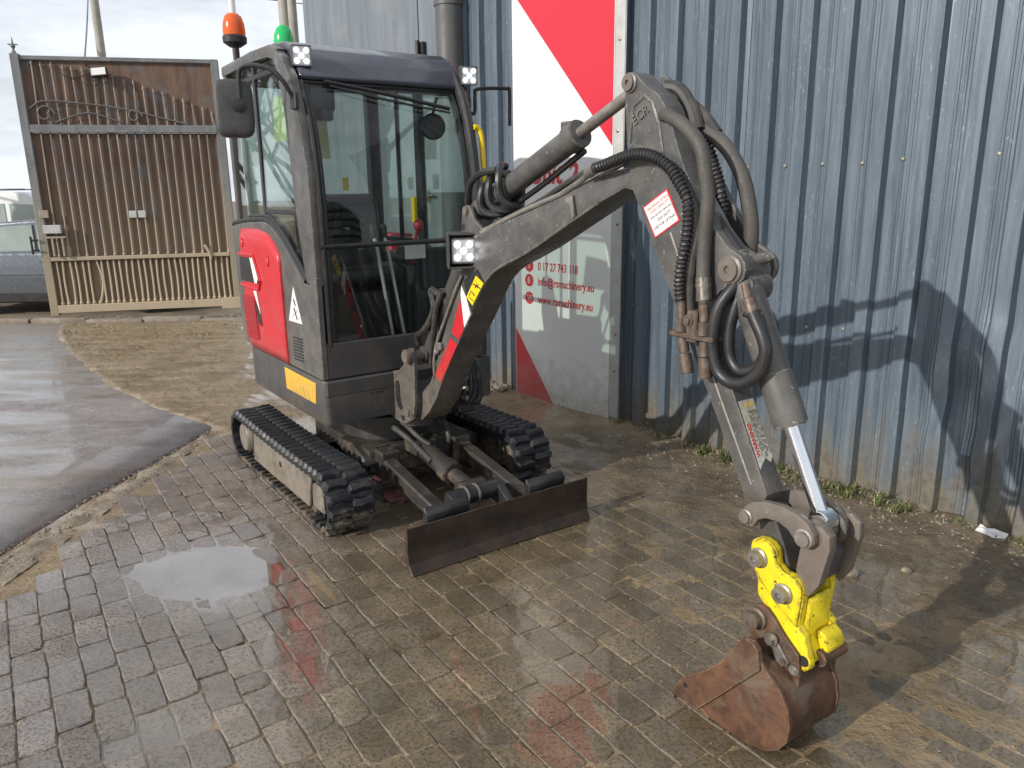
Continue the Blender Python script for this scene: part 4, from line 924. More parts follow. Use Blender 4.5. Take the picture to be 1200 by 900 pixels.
# ---------------- dozer blade
m = MB(); m.prism([(1.112, 0.205), (1.126, 0.213), (1.128, 0.165), (1.124, 0.10), (1.132, 0.04), (1.156, 0.002), (1.140, 0.0), (1.116, 0.03), (1.106, 0.10), (1.110, 0.165)], -0.502, 0.502, 'y', 0.003); bl = P(m, 'dozer_blade', 'blade')
m = MB(); m.prism([(1.127, 0.052), (1.136, 0.04), (1.160, 0.004), (1.152, 0.001), (1.132, 0.036)], -0.4985, 0.4985, 'y', 0.002); m.build('cutting_edge', M['blade'], bl)
for sgn in (-1, 1):
    m = MB(); m.prism([(1.02, 0.06), (1.106, 0.05), (1.106, 0.19), (1.06, 0.20)], sgn * 0.30 - 0.02, sgn * 0.30 + 0.02, 'y', 0.004)
    m.prism([(1.045, 0.135), (1.075, 0.125), (1.100, 0.235), (1.062, 0.262)], min(sgn * 0.165, sgn * 0.385), max(sgn * 0.165, sgn * 0.385), 'y', 0.006); m.build('blade_tab', M['black'], bl)
    m = MB(); m.prism([(0.30, 0.265), (0.42, 0.262), (1.10, 0.15), (1.10, 0.07), (0.42, 0.18), (0.30, 0.19)], sgn * 0.225 - 0.035, sgn * 0.225 + 0.035, 'y', 0.008); m.build('blade_arm', M['under'], bl)
m = MB(); m.box(1.01, 1.09, -0.24, 0.24, 0.10, 0.15, 0.006); m.cyl((0.95, -0.19, 0.205), (0.95, 0.10, 0.205), 0.042, n=22, bev=0.005); m.prism([(0.92, 0.15), (1.10, 0.08), (1.10, 0.16), (0.97, 0.24), (0.93, 0.24)], -0.20, -0.16, 'y', 0.004); m.prism([(0.92, 0.15), (1.10, 0.08), (1.10, 0.16), (0.97, 0.24), (0.93, 0.24)], 0.06, 0.10, 'y', 0.004); m.build('blade_crossbar', M['black'], bl)
m = MB(); m.cyl((0.40, -0.035, 0.29), (0.72, -0.035, 0.235), 0.05, n=24, bev=0.004); m.cyl((0.66, -0.035, 0.246), (0.74, -0.035, 0.232), 0.058, n=24, bev=0.004); m.box(0.34, 0.47, -0.10, 0.03, 0.26, 0.335, 0.008); bc = P(m, 'blade_cylinder', 'under')
m = MB(); m.cyl((0.74, -0.035, 0.232), (0.93, -0.035, 0.205), 0.036, n=20); m.cyl((0.90, -0.10, 0.205), (0.90 + .001, 0.03, 0.205), 0.05, n=20); m.build('rod', M['under'], bc)
for yy in (-0.105, -0.045):
    m = MB(); m.lathe([(0.0435, -0.004), (0.049, -0.004), (0.049, 0.004), (0.0435, 0.004)], (0.95, yy, 0.205), (0, 1, 0), 24); m.build('washer', M['steel'], bl)
m = MB(); m.tube([(0.18, -0.12, 0.37), (0.30, -0.13, 0.38), (0.40, -0.10, 0.34), (0.5, -0.085, 0.30), (0.60, -0.08, 0.27)], 0.016); m.tube([(0.18, -0.06, 0.38), (0.32, -0.08, 0.40), (0.44, -0.06, 0.35), (0.5, -0.03, 0.32)], 0.014); m.tube([(0.2, 0.10, 0.40), (0.34, 0.12, 0.42), (0.45, 0.11, 0.33), (0.44, 0.1, 0.26)], 0.014); P(m, 'blade_hose', 'hose')

# ---------------- upper body
def footprint(x0, x1, yh, rr, rf=0.02, n=8):
    return ([(x0 + rr + rr * cos(radians(a)), -yh + rr + rr * sin(radians(a))) for a in [180 + 90 * i / n for i in range(n + 1)]] +
            [(x1 - rf, -yh), (x1, -yh + rf), (x1, yh - rf), (x1 - rf, yh)] +
            [(x0 + rr + rr * cos(radians(a)), yh - rr + rr * sin(radians(a))) for a in [90 + 90 * i / n for i in range(n + 1)]])
m = MB(); m.prism(footprint(-1.10, 0.295, 0.50, 0.30), 0.455, 0.688, 'z', 0.012, 2); hs = P(m, 'house', 'greydk')
m = MB(); m.prism([(-0.257, 0.664), (0.20, 0.662), (0.185, 0.55), (-0.247, 0.545)], -0.5045, -0.4985, 'y', 0.002); m.build('amber_reflector', M['amber'], hs)
m = MB()
for i in range(3):
    for j in range(4): m.box(0.2945, 0.2965, -0.255 + 0.028 * i, -0.235 + 0.028 * i, 0.585 + 0.018 * j, 0.595 + 0.018 * j, 0)
m.build('vent_slots', M['inkblack'], hs)
m = MB(); m.box(0.10, 0.30, -0.49, 0.44, 0.60, 0.687, 0.01); P(m, 'front_skirt', 'greydk')
# red engine cover, wrapping round the rear corner
def shell(name, z_of, mat, parent, xs0, xs1, yoff, th, ztop_f, zbot_f, n=40):
    pts = []
    rr = 0.30; xr = -1.10
    total = (xs1 - (xr + rr)) + rr * pi / 2 + 0.40
    for k in range(n + 1):
        s = total * k / n
        if s < xs1 - (xr + rr): pts.append((xs1 - s, -0.50 - yoff, 0.0, -1.0, xs1 - s)); continue
        s -= xs1 - (xr + rr)
        if s < rr * pi / 2:
            a = -pi / 2 - s / rr; pts.append((xr + rr + (rr + yoff) * cos(a), -0.50 + rr + (rr + yoff) * sin(a), cos(a), sin(a), xr + rr - s)); continue
        s -= rr * pi / 2; pts.append((xr - yoff, -0.50 + rr + s, -1.0, 0.0, -2))
    V, F = [], []; R = 14
    for x, y, nx, ny, u in pts:
        zt, zb = ztop_f(u), zbot_f(u)
        for r in range(R + 1):
            t = r / R; e = -0.010 if r in (0, R) else 0.0
            V.append((x + nx * e, y + ny * e, lerp(zb, zt, t)))
    for k in range(len(pts) - 1):
        for r in range(R): F.append((k * (R + 1) + r, k * (R + 1) + r + 1, (k + 1) * (R + 1) + r + 1, (k + 1) * (R + 1) + r))
    o = pydata(name, V, F, mat, parent, smooth=True); o.data.set_sharp_from_angle(angle=radians(35))
    sm = o.modifiers.new('thick', 'SOLIDIFY'); sm.thickness = th; sm.offset = -1; return o
RT = [(-2, 1.36), (-0.96, 1.385), (-0.70, 1.400), (-0.50, 1.402), (-0.34, 1.380), (-0.247, 1.336), (-0.171, 1.269)]
rc = shell('engine_cover', None, M['red'], EX, 0, -0.178, 0.012, 0.02, lambda u: interp(RT, u), lambda u: 0.692)
m = MB(); m.prism([(-0.857, 1.230), (-0.62, 1.237), (-0.555, 1.11), (-0.57, 1.094), (-0.868, 1.090)], -0.5185, -0.5125, 'y', 0.002); m.build('air_intake', M['black'], rc)
m = MB(); m.prism([(-0.655, 1.236), (-0.605, 1.237), (-0.535, 1.125), (-0.56, 1.096), (-0.60, 1.095)], -0.5205, -0.519, 'y', 0.0006); m.build('white_flash', M['white'], rc)
m = MB(); m.tube([(-0.885, -0.515, 1.245), (-0.60, -0.515, 1.252), (-0.505, -0.515, 1.115), (-0.55, -0.515, 1.062), (-0.885, -0.515, 1.066)], 0.009, n=6, smooth=False); m.build('intake_rim', M['red'], rc)
m = MB(); m.prism([(-0.875, 1.005), (-0.66, 1.012), (-0.62, 0.765), (-0.70, 0.748), (-0.835, 0.745)], -0.5165, -0.5125, 'y', 0.001)
gr = m.build('grille', M['redmesh'], rc)
m = MB()
for k in range(13): m.box(-0.86 + 0.0, -0.64, -0.5195, -0.5168, 0.765 + 0.018 * k, 0.771 + 0.018 * k, 0)
m.build('grille_bars', M['redmesh'], gr)
m = MB(); m.prism([(-0.655, 1.045), (-0.60, 1.05), (-0.56, 0.93), (-0.56, 0.92)], -0.5155, -0.514, 'y', 0); m.build('white_flash', M['white'], rc)
m = MB(); m.prism([(-0.645, 0.99), (-0.562, 0.915), (-0.555, 0.85), (-0.61, 0.86)], -0.5155, -0.514, 'y', 0); m.build('dark_flash', M['black'], rc)
for x, z in ((-0.80, 1.315), (-0.36, 1.235)):
    m = MB(); m.prism([(x - 0.02, z + 0.03), (x + 0.02, z + 0.022), (x + 0.025, z - 0.02), (x - 0.01, z - 0.03)], -0.5185, -0.5125, 'y', 0.003); m.build('cover_catch', M['red'], rc)
# grey side panel with the curved window sill
WC = [(-1.0, 1.40), (-0.95, 1.412), (-0.69, 1.434), (-0.385, 1.442), (-0.25, 1.405), (-0.137, 1.35), (0.026, 1.243), (0.148, 1.156)]
m = MB(); m.prism([(-1.0, 0.70)] + WC + [(0.20, 1.155), (0.296, 1.20), (0.296, 0.692)], -0.500, -0.468, 'y', 0.005); sp = P(m, 'side_panel', 'grey')
m = MB(); m.tube([(x, -0.489, z + 0.012) for x, z in WC], 0.014, n=8, sub=4); m.tube([(x, -0.484, z + 0.03) for x, z in WC[2:]], 0.010, n=8, sub=4); m.build('window_seal', M['black'], sp)
m = MB(); m.prism([(-0.017, 1.127), (-0.122, 0.941), (0.072, 0.945)], -0.5022, -0.4998, 'y', 0.0004); st = m.build('warning_triangle', M['white'], sp)
m = MB()
for (a, b_, c, d) in ((-0.03, 1.06, -0.008, 1.03), (-0.06, 1.0, -0.02, 1.02), (-0.02, 0.985, 0.02, 1.01), (-0.085, 0.955, -0.03, 0.985), (0.0, 0.955, 0.04, 0.975), (-0.03, 1.015, 0.0, 0.96)): m.prism([(a, b_), (c, d), (c + 0.012, d + 0.004), (a + 0.012, b_ + 0.006)], -0.5035, -0.5023, 'y', 0)
m.build('triangle_print', M['inkblack'], st)
for k in range(8):
    m = MB(); m.prism([(-0.085, 0.862 - 0.0165 * k), (0.05, 0.868 - 0.0165 * k), (0.05, 0.859 - 0.0165 * k), (-0.085, 0.853 - 0.0165 * k)], -0.5030, -0.499, 'y', 0.001); m.build('vent_slat', M['black'], sp)
# front lower panel of the cab, far side panel, floor, rear
m = MB(); m.box(0.262, 0.294, -0.467, 0.43, 0.692, 0.872, 0.006); P(m, 'front_panel', 'greydk')
m = MB(); m.box(-0.95, 0.26, 0.435, 0.462, 0.70, 1.02, 0.008); m.box(-1.06, -0.96, -0.2, 0.44, 0.70, 1.42, 0.03); m.box(-0.95, 0.26, -0.466, 0.434, 0.70, 0.76, 0); P(m, 'cab_floor', 'greydk')

# ---------------- cab frame, roof and glass
YN, YF = -0.478, 0.436
def apil(y): return [(0.285, y, 0.70), (0.285, y, 1.31), (0.268, y, 1.62), (0.215, y, 1.90), (0.125, y, 2.12), (0.02, y, 2.225), (-0.12, y, 2.262), (-0.5, y, 2.272), (-0.93, y, 2.268)]
m = MB(); m.prism([(0.296, 1.155), (0.285, 1.66), (0.235, 1.90), (0.145, 2.115), (0.06, 2.215), (-0.02, 2.255), (-0.06, 2.215), (-0.005, 2.13), (0.04, 1.95), (0.065, 1.697), (0.10, 1.42), (0.155, 1.16)], -0.496, -0.448, 'y', 0.014, 2)
m.prism([(-0.95, 2.235), (-0.95, 2.290), (-0.4, 2.300), (-0.12, 2.292), (0.0, 2.258), (-0.055, 2.205), (-0.14, 2.235), (-0.4, 2.245)], -0.492, -0.44, 'y', 0.014, 2); P(m, 'window_pillar', 'grey')
m = MB(); m.tube([(0.292, -0.446, 0.86), (0.292, -0.446, 1.31), (0.28, -0.444, 1.64), (0.225, -0.44, 1.91), (0.135, -0.437, 2.10)], 0.013, n=8); m.tube([(0.277, -0.42, 0.88), (0.277, -0.42, 1.31), (0.265, -0.418, 1.64), (0.21, -0.414, 1.91), (0.125, -0.41, 2.085)], 0.012, n=8); P(m, 'pillar_seal', 'black')
m = MB(); m.tube(apil(YF), 0.030, n=10, sub=5); m.tube([(0.22, YF + .012, 0.72), (0.22, YF + .012, 1.5), (0.20, YF + .012, 1.75), (0.12, YF + .012, 2.0), (0.02, YF + .012, 2.18)], 0.02, n=8); m.tube([(0.255, YF - .035, 0.88), (0.255, YF - .035, 1.4), (0.23, YF - .035, 1.72), (0.16, YF - .035, 1.97), (0.09, YF - .035, 2.10)], 0.018, n=8); P(m, 'window_pillar', 'black')
m = MB(); m.box(-0.955, -0.895, -0.485, -0.43, 1.36, 2.26, 0.015, 2); P(m, 'rear_pillar', 'greydk')
m = MB(); m.box(-0.955, -0.885, 0.375, 0.455, 0.75, 2.26, 0.015, 2); P(m, 'rear_pillar', 'black')
m = MB(); m.box(-0.37, -0.30, 0.415, 0.458, 0.76, 2.25, 0.01); P(m, 'door_post', 'black')
m = MB(); m.box(-0.622, -0.602, 0.425, 0.452, 0.78, 2.24, 0.004); m.box(-0.88, -0.375, 0.425, 0.452, 1.28, 1.31, 0.004); P(m, 'door_frame', 'black')
m = MB(); m.box(-0.365, -0.335, 0.375, 0.413, 1.40, 1.56, 0.01); P(m, 'door_handle', 'railyel')
# roof: rounded slab with the glossy front fascia
m = MB(); m.prism([(-0.97, 2.24), (-0.97, 2.285), (-0.90, 2.310), (-0.2, 2.315), (-0.06, 2.302), (0.03, 2.262), (0.09, 2.205), (0.135, 2.125), (0.12, 2.105), (0.02, 2.17), (-0.12, 2.23)], -0.437, 0.45, 'y', 0.022, 3); P(m, 'roof', 'roof')
m = MB(); m.box(-0.93, -0.02, -0.43, 0.42, 2.19, 2.235, 0); m.prism([(0.112, 2.075), (0.122, 2.103), (0.0, 2.19), (-0.05, 2.15)], -0.43, 0.42, 'y', 0.003); P(m, 'headliner', 'black')
def pane(name, pts3, mat='glass', parent=None, th=0.004):
    V = [Vector(p) for p in pts3]; n = len(V); nor = (V[1] - V[0]).cross(V[-1] - V[0]).normalized() * th
    VV = [tuple(v) for v in V] + [tuple(v - nor) for v in V]
    return pydata(name, VV, [tuple(range(n)), tuple(range(2 * n - 1, n - 1, -1))] + [(i, n + i, n + (i + 1) % n, (i + 1) % n) for i in range(n)], M[mat], parent or EX)
def fgrid(name, zs, prof, y0, y1):
    V, F = [], []
    for z, x in prof: V += [(x, y0, z), (x, y1, z)]
    for k in range(len(prof) - 1): F.append((2 * k, 2 * k + 1, 2 * k + 3, 2 * k + 2))
    o = pydata(name, V, F, M['glass'], EX, smooth=True); return o
fgrid('front_glass', None, [(1.345, 0.282), (1.5, 0.276), (1.65, 0.262), (1.8, 0.232), (1.95, 0.186), (2.085, 0.125)], -0.43, 0.40)
fgrid('lower_front_glass', None, [(0.875, 0.284), (1.10, 0.284), (1.335, 0.284)], -0.45, 0.41)
m = MB(); m.cyl((0.292, -0.46, 1.340), (0.292, 0.415, 1.340), 0.013, n=10); m.box(0.275, 0.29, -0.45, 0.41, 1.328, 1.345, 0); P(m, 'glass_split_bar', 'black')
pane('side_glass', [(x, -0.472, z + 0.012) for x, z in WC[1:]] + [(0.09, -0.470, 1.50), (0.03, -0.468, 1.95), (-0.03, -0.464, 2.14), (-0.06, -0.462, 2.22), (-0.93, -0.462, 2.25)], 'sideglass')
m = MB(); m.box(-0.46, -0.432, -0.476, -0.458, 1.455, 2.24, 0.003); m.box(-0.43, 0.075, -0.476, -0.458, 1.485, 1.51, 0.003); m.box(-0.895, 0.04, -0.474, -0.455, 2.165, 2.19, 0.003); P(m, 'side_window_frame', 'black')
pane('rear_glass', [(-0.925, -0.42, 1.44), (-0.925, -0.42, 2.2), (-0.925, 0.37, 2.2), (-0.925, 0.37, 1.44)])
pane('door_glass', [(-0.30, 0.440, 0.80), (-0.30, 0.440, 2.2), (0.05, 0.440, 2.14), (0.20, 0.440, 1.75), (0.22, 0.440, 0.80)], 'sideglass'); pane('door_glass', [(-0.88, 0.440, 1.32), (-0.88, 0.440, 2.2), (-0.38, 0.440, 2.2), (-0.38, 0.440, 1.32)], 'sideglass')
pane('paper_notice', [(-0.905, 0.0, 1.80), (-0.905, 0.115, 1.79), (-0.905, 0.105, 2.02), (-0.905, -0.01, 2.03)], 'paper', th=0.001)
pane('paper_notice', [(-0.20, -0.459, 2.06), (0.0, -0.459, 2.04), (0.015, -0.459, 1.84), (-0.23, -0.459, 1.845)], 'paper', th=0.001)
nt_ = pane('sticker', [(-0.905, -0.015, 1.60), (-0.905, 0.035, 1.60), (-0.905, 0.035, 1.70), (-0.905, -0.015, 1.70)], 'white', th=0.001)
m = MB(); m.box(-0.9035, -0.9025, -0.005, 0.006, 1.61, 1.69, 0); m.box(-0.9035, -0.9025, 0.015, 0.022, 1.615, 1.68, 0); m.build('sticker_print', M['inkblack'], nt_)
m = MB(); m.box(-0.908, -0.904, 0.185, 0.225, 1.60, 1.68, 0); P(m, 'sticker', 'railyel')
# wiper and inside mirror
m = MB(); m.tube([(0.135, -0.32, 2.105), (0.165, 0.0, 2.06), (0.19, 0.335, 2.005)], 0.010, n=8); m.tube([(0.15, -0.30, 2.085), (0.18, 0.0, 2.03), (0.20, 0.33, 1.985)], 0.006, n=6); P(m, 'wiper', 'black')
m = MB(); m.box(0.04, 0.11, -0.385, -0.255, 1.97, 2.10, 0.025, 2); m.cyl((0.08, -0.31, 1.98), (0.08, -0.31, 1.93), 0.045, n=16, bev=0.008); P(m, 'wiper_motor', 'black')
m = MB(); m.lathe([(0.06, -0.012), (0.07, 0), (0.06, 0.012)], (0.0, 0.34, 1.93), (1, -0.4, 0), 20); m.tube([(0.0, 0.34, 1.99), (0.02, 0.36, 2.08)], 0.008); P(m, 'inside_mirror', 'black')
# seat and controls
m = MB(); m.prism([(-0.60, 1.18), (-0.66, 1.50), (-0.655, 1.565), (-0.60, 1.585), (-0.545, 1.55), (-0.50, 1.35), (-0.45, 1.17)], -0.25, 0.25, 'y', 0.045, 3); sb = P(m, 'seat', 'seat')
for k in range(5):
    m = MB(); z = 1.28 + 0.048 * k; x = -0.482 - 0.19 * (z - 1.25) * 1.15; m.tube([(x, -0.17, z - 0.02), (x + 0.012, -0.10, z + 0.018), (x + 0.012, 0.06, z + 0.018), (x, 0.13, z - 0.02)], 0.013, n=8); m.build('seat_rib', M['seat'], sb)
m = MB(); m.prism([(-0.62, 1.05), (-0.62, 1.17), (-0.25, 1.20), (-0.16, 1.17), (-0.15, 1.09), (-0.3, 1.05)], -0.26, 0.22, 'y', 0.04, 3); m.build('cushion', M['seat'], sb)
m = MB(); m.box(-0.60, -0.22, -0.2, 0.16, 0.76, 1.06, 0.02); m.build('seat_base', M['black'], sb)
for yy in (-0.36, 0.30):
    m = MB(); m.box(-0.55, -0.05, yy - 0.075, yy + 0.075, 0.78, 1.24, 0.03, 2); m.prism([(-0.35, 1.23), (-0.12, 1.22), (-0.06, 1.26), (-0.1, 1.30), (-0.3, 1.29)], yy - 0.06, yy + 0.06, 'y', 0.015); cn = P(m, 'side_console', 'black')
    m = MB(); m.tube([(-0.09, yy, 1.28), (-0.06, yy - 0.005, 1.38), (-0.05, yy - 0.02, 1.43)], 0.014, n=8); m.lathe([(0.018, 0), (0.026, 0.03), (0.024, 0.075), (0.0, 0.09)], (-0.05, yy - 0.02, 1.42), (0.2, -0.2, 1), 14); m.lathe([(0.045, 0), (0.02, 0.05)], (-0.09, yy, 1.272), n=14); m.build('joystick', M['black'], cn)
m = MB(); m.tube([(-0.05, 0.20, 1.20), (0.0, 0.205, 1.34), (0.03, 0.21, 1.40)], 0.010, n=8); m.sph((0.03, 0.21, 1.41), 0.028, 12, (1, 1, 1.2)); P(m, 'red_lever', 'redbox')
for ya, yb in ((-0.072, -0.016), (-0.012, 0.053)):
    m = MB(); m.tube([(0.12, yb, 0.80), (0.10, (ya + yb) / 2, 1.06), (0.09, ya, 1.30), (0.06, ya - 0.004, 1.36)], 0.0095, n=8); tl = P(m, 'travel_lever', 'alu')
    m = MB(); m.lathe([(0.014, 0), (0.02, 0.02), (0.018, 0.07), (0, 0.08)], (0.06, ya - 0.004, 1.35), (-0.1, 0, 1), 12); m.build('grip', M['black'], tl)
m = MB(); m.box(0.02, 0.16, -0.12, 0.11, 0.76, 0.80, 0.006); m.box(0.16, 0.22, 0.13, 0.30, 1.08, 1.30, 0.01); P(m, 'dashboard', 'black')
m = MB(); m.box(0.221, 0.224, 0.02, 0.14, 1.25, 1.32, 0); P(m, 'instruction_card', 'white')

# ---------------- lamps, beacons, mirrors, grab rail on the cab
def work_light(loc, yaw, pitch, s, name_label):
    t = Matrix.Translation(loc) @ Matrix.Rotation(yaw, 4, 'Z') @ Matrix.Rotation(pitch, 4, 'Y')
    m = MB(); m.box(-0.045, 0.004, -s, s, -s * 1.02, s * 1.02, 0.008, 2)
    for k in range(5): m.box(-0.058, -0.046, -s * 0.8, s * 0.8, -s * 0.8 + k * s * 0.4 - 0.003, -s * 0.8 + k * s * 0.4 + 0.003, 0)
    o = P(m, 'work_light', 'lampbody'); o.matrix_local = t
    m = MB(); m.box(0.003, 0.014, -s, -s * 0.9, -s, s, 0.002); m.box(0.003, 0.014, s * 0.9, s, -s, s, 0.002); m.box(0.003, 0.014, -s * 0.895, s * 0.895, s * 0.92, s * 1.02, 0.002); m.box(0.003, 0.014, -s * 0.895, s * 0.895, -s * 1.02, -s * 0.92, 0.002); m.build('bezel', M['lampbody'], o)
    m = MB(); m.box(0.0045, 0.008, -s * 0.88, s * 0.88, -s * 0.9, s * 0.9, 0.002); m.build('lens', M['lens'], o)
    for a, b_ in ((-1, -1), (1, -1), (0, 0), (-1, 1), (1, 1)):
        m = MB(); m.lathe([(s * 0.255, 0), (s * 0.23, 0.005), (0.0, 0.005)], (0.0085, a * s * 0.48, b_ * s * 0.5), (1, 0, 0), 16); m.build('led', M['led'], o)
    return o
wl1 = work_light((0.11, -0.415, 2.215), radians(-12), radians(6), 0.046, '')
m = MB(); m.tube([(0.10, -0.415, 2.165), (0.09, -0.43, 2.13), (0.10, -0.45, 2.08)], 0.010, n=8); m.box(0.05, 0.10, -0.445, -0.385, 2.148, 2.162, 0.003); P(m, 'lamp_bracket', 'black')
wl2 = work_light((0.16, 0.478, 2.180), radians(-14), radians(6), 0.046, '')
m = MB(); m.tube([(0.12, 0.478, 2.13), (0.10, 0.475, 2.05), (0.11, 0.45, 1.97)], 0.014, n=8); m.box(0.08, 0.14, 0.455, 0.505, 2.02, 2.08, 0.006); m.tube([(0.11, 0.46, 2.09), (0.16, 0.42, 2.02), (0.19, 0.44, 1.95), (0.17, 0.49, 1.93)], 0.006, n=6); P(m, 'lamp_bracket', 'greydk')
m = MB(); m.cyl((-0.72, -0.465, 2.30), (-0.72, -0.465, 2.375), 0.018, n=12); m.lathe([(0.030, 0.0), (0.062, 0.022), (0.064, 0.05), (0.058, 0.058)], (-0.72, -0.465, 2.365), n=24); bk = P(m, 'orange_beacon', 'black')
m = MB(); m.lathe([(0.0575, 0.0), (0.059, 0.02), (0.056, 0.06), (0.045, 0.095), (0.028, 0.110), (0.0, 0.114)], (-0.72, -0.465, 2.4235), n=24); m.build('lens', M['orange'], bk)
m = MB(); m.lathe([(0.060, 0.0), (0.062, 0.012), (0.056, 0.014)], (-0.35, -0.325, 2.316), n=24); gk = P(m, 'green_beacon', 'black')
m = MB(); m.lathe([(0.051, 0.0), (0.052, 0.015), (0.048, 0.05), (0.036, 0.082), (0.018, 0.098), (0.0, 0.1)], (-0.35, -0.325, 2.3305), n=24); m.build('lens', M['green'], gk)
m = MB(); m.cyl((-0.35, -0.325, 2.335), (-0.35, -0.325, 2.385), 0.02, n=12); m.build('lamp_core', M['white'], gk)
# mirror on the near side: dark back of the housing seen
m = MB(); m.tube([(0.205, -0.50, 2.01), (0.205, -0.55, 2.09), (0.17, -0.60, 2.14), (0.10, -0.685, 2.15), (0.075, -0.705, 2.10), (0.075, -0.71, 2.0)], 0.011, n=10, sub=8); m.box(0.17, 0.235, -0.51, -0.49, 1.965, 2.04, 0.005); P(m, 'mirror_arm', 'black')
m = MB(); b = bmesh.new()
b.free(); m.superbox((0.085, 0.175, 0.255), 0.42, Matrix.Translation((0.03, -0.725, 1.972)) @ Matrix.Rotation(radians(-14), 4, 'Z') @ Matrix.Rotation(radians(-5), 4, 'Y'))
mh = P(m, 'mirror', 'mirrorblk')
m = MB(); m.lathe([(0.032, 0), (0.030, 0.012), (0.014, 0.016), (0, 0.016)], (0.074, -0.715, 1.985), (1, -0.2, 0), 18); m.build('mirror_joint', M['black'], mh)
m = MB(); m.tube([(0.12, 0.50, 2.0), (0.12, 0.535, 2.0), (0.12, 0.54, 2.09), (0.12, 0.56, 2.122), (0.12, 0.745, 2.135), (0.12, 0.768, 2.12), (0.12, 0.766, 1.94)], 0.010, n=10, sub=5); P(m, 'mirror_arm', 'black')
m = MB(); m.tube([(0.24, 0.45, 1.915), (0.24, 0.475, 1.91), (0.245, 0.492, 1.87), (0.25, 0.498, 1.74), (0.25, 0.503, 1.50), (0.25, 0.50, 1.36), (0.25, 0.45, 1.34)], 0.0145, n=12, sub=6); P(m, 'grab_rail', 'railyel')

# ---------------- swing bracket, boom and cylinders
m = MB(); m.prism([(0.211, 0.673), (0.203, 0.435), (0.36, 0.420), (0.418, 0.432), (0.488, 0.470), (0.512, 0.55), (0.520, 0.66), (0.526, 0.80), (0.513, 0.835), (0.494, 0.842), (0.470, 0.835), (0.45, 0.79), (0.413, 0.745), (0.35, 0.70)], -0.118, -0.094, 'y', 0.005)
sw = P(m, 'swing_bracket', 'grey')
m = MB(); m.prism([(0.30, 0.46), (0.48, 0.47), (0.50, 0.56), (0.40, 0.66), (0.28, 0.66)], -0.093, 0.09, 'y', 0.01); m.cyl((0.33, 0, 0.40), (0.33, 0, 0.70), 0.085, n=24); m.build('swing_post', M['greydk'], sw)
m = MB(); m.prism([(0.211, 0.673), (0.203, 0.435), (0.418, 0.432), (0.488, 0.470), (0.526, 0.80), (0.494, 0.842), (0.413, 0.745)], 0.092, 0.116, 'y', 0.005); m.build('bracket_plate', M['greydk'], sw)
m = MB(); m.prism([(0.322, 0.642), (0.352, 0.648), (0.366, 0.625), (0.366, 0.545), (0.386, 0.512), (0.372, 0.494), (0.336, 0.506), (0.318, 0.56)], -0.1215, -0.1175, 'y', 0.0); m.prism([(0.36, 0.465), (0.40, 0.468), (0.40, 0.44), (0.37, 0.445)], -0.1205, -0.1175, 'y', 0); m.build('slot', M['inkblack'], sw)
m = MB(); m.hexbolt((0.455, -0.118, 0.505), (0, -1, 0), 0.024, 0.016); m.build('bolt', M['linksteel'], sw)
m = MB(); m.cyl((0.492, -0.135, 0.80), (0.492, 0.125, 0.80), 0.026, n=16, bev=0.004); m.cyl((0.492, -0.15, 0.80), (0.492, -0.118, 0.80), 0.036, n=18, bev=0.005); m.build('pin', M['linksteel'], sw)
BOOM = [(0.43, 0.485), (0.50, 0.60), (0.60, 0.68), (0.645, 0.745), (0.705, 0.860), (0.79, 1.02), (0.895, 1.175), (0.955, 1.30), (1.02, 1.385), (1.07, 1.412), (1.133, 1.433), (1.40, 1.506), (1.636, 1.570), (1.757, 1.618), (1.90, 1.652), (1.985, 1.662), (2.03, 1.645), (2.035, 1.610), (2.0, 1.585), (1.951, 1.607 - 0.012), (1.828, 1.548), (1.62, 1.452), (1.451, 1.373), (1.314, 1.319), (1.235, 1.29), (1.178, 1.261), (1.125, 1.222), (1.06, 1.145), (0.996, 1.06), (0.872, 0.908), (0.79, 0.80), (0.709, 0.693), (0.653, 0.604), (0.575, 0.52), (0.50, 0.462), (0.45, 0.452)]
m = MB(); m.prism(BOOM, -0.070, 0.070, 'y', 0.006, 2); bo = P(m, 'boom', 'grey')
m = MB(); m.tube([(x, -0.0735, z) for x, z in BOOM[20:27]], 0.006, n=6, sub=3); m.build('weld_bead', M['grey'], bo)
def decal(name, pts, mat, parent, y=-0.0725, th=0.0016): m_ = MB(); m_.prism(pts, y, y + th, 'y', 0.0); return m_.build(name, M[mat], parent)
decal('red_stripe', [(0.815, 0.935), (0.876, 0.912), (0.709, 0.700), (0.655, 0.728)], 'red', bo)
decal('red_stripe', [(0.912, 1.13), (0.935, 1.02), (0.937, 0.99), (0.888, 0.936), (0.826, 0.962)], 'red', bo)
decal('white_stripe', [(0.925, 1.185), (0.916, 1.14), (0.940, 1.0), (0.995, 1.066), (0.965, 1.135)], 'white', bo)
dk = decal('dark_patch', [(0.945, 1.21), (0.970, 1.13), (1.005, 1.075), (1.12, 1.21), (1.06, 1.27)], 'black', bo, -0.0722, 0.0012)
yl = decal('warning_label', [(0.968, 1.140), (1.050, 1.240), (1.108, 1.212), (1.016, 1.108)], 'railyel', bo, -0.0745, 0.0018)
m = MB()
for a, b_, c, d, e in ((1.025, 1.20, 1.085, 1.185, .006), (1.05, 1.215, 1.06, 1.185, .007), (1.04, 1.185, 1.07, 1.20, .006), (0.99, 1.14, 1.03, 1.125, .004), (0.99, 1.145, 1.01, 1.165, .005), (1.015, 1.165, 1.035, 1.15, .005)): m.prism([(a, b_), (c, d), (c, d + e), (a, b_ + e)], -0.0755, -0.0746, 'y', 0)
m.prism([(1.002, 1.172), (1.052, 1.150), (1.053, 1.1515), (1.003, 1.1738)], -0.0755, -0.0746, 'y', 0); m.build('pictogram', M['inkblack'], yl)
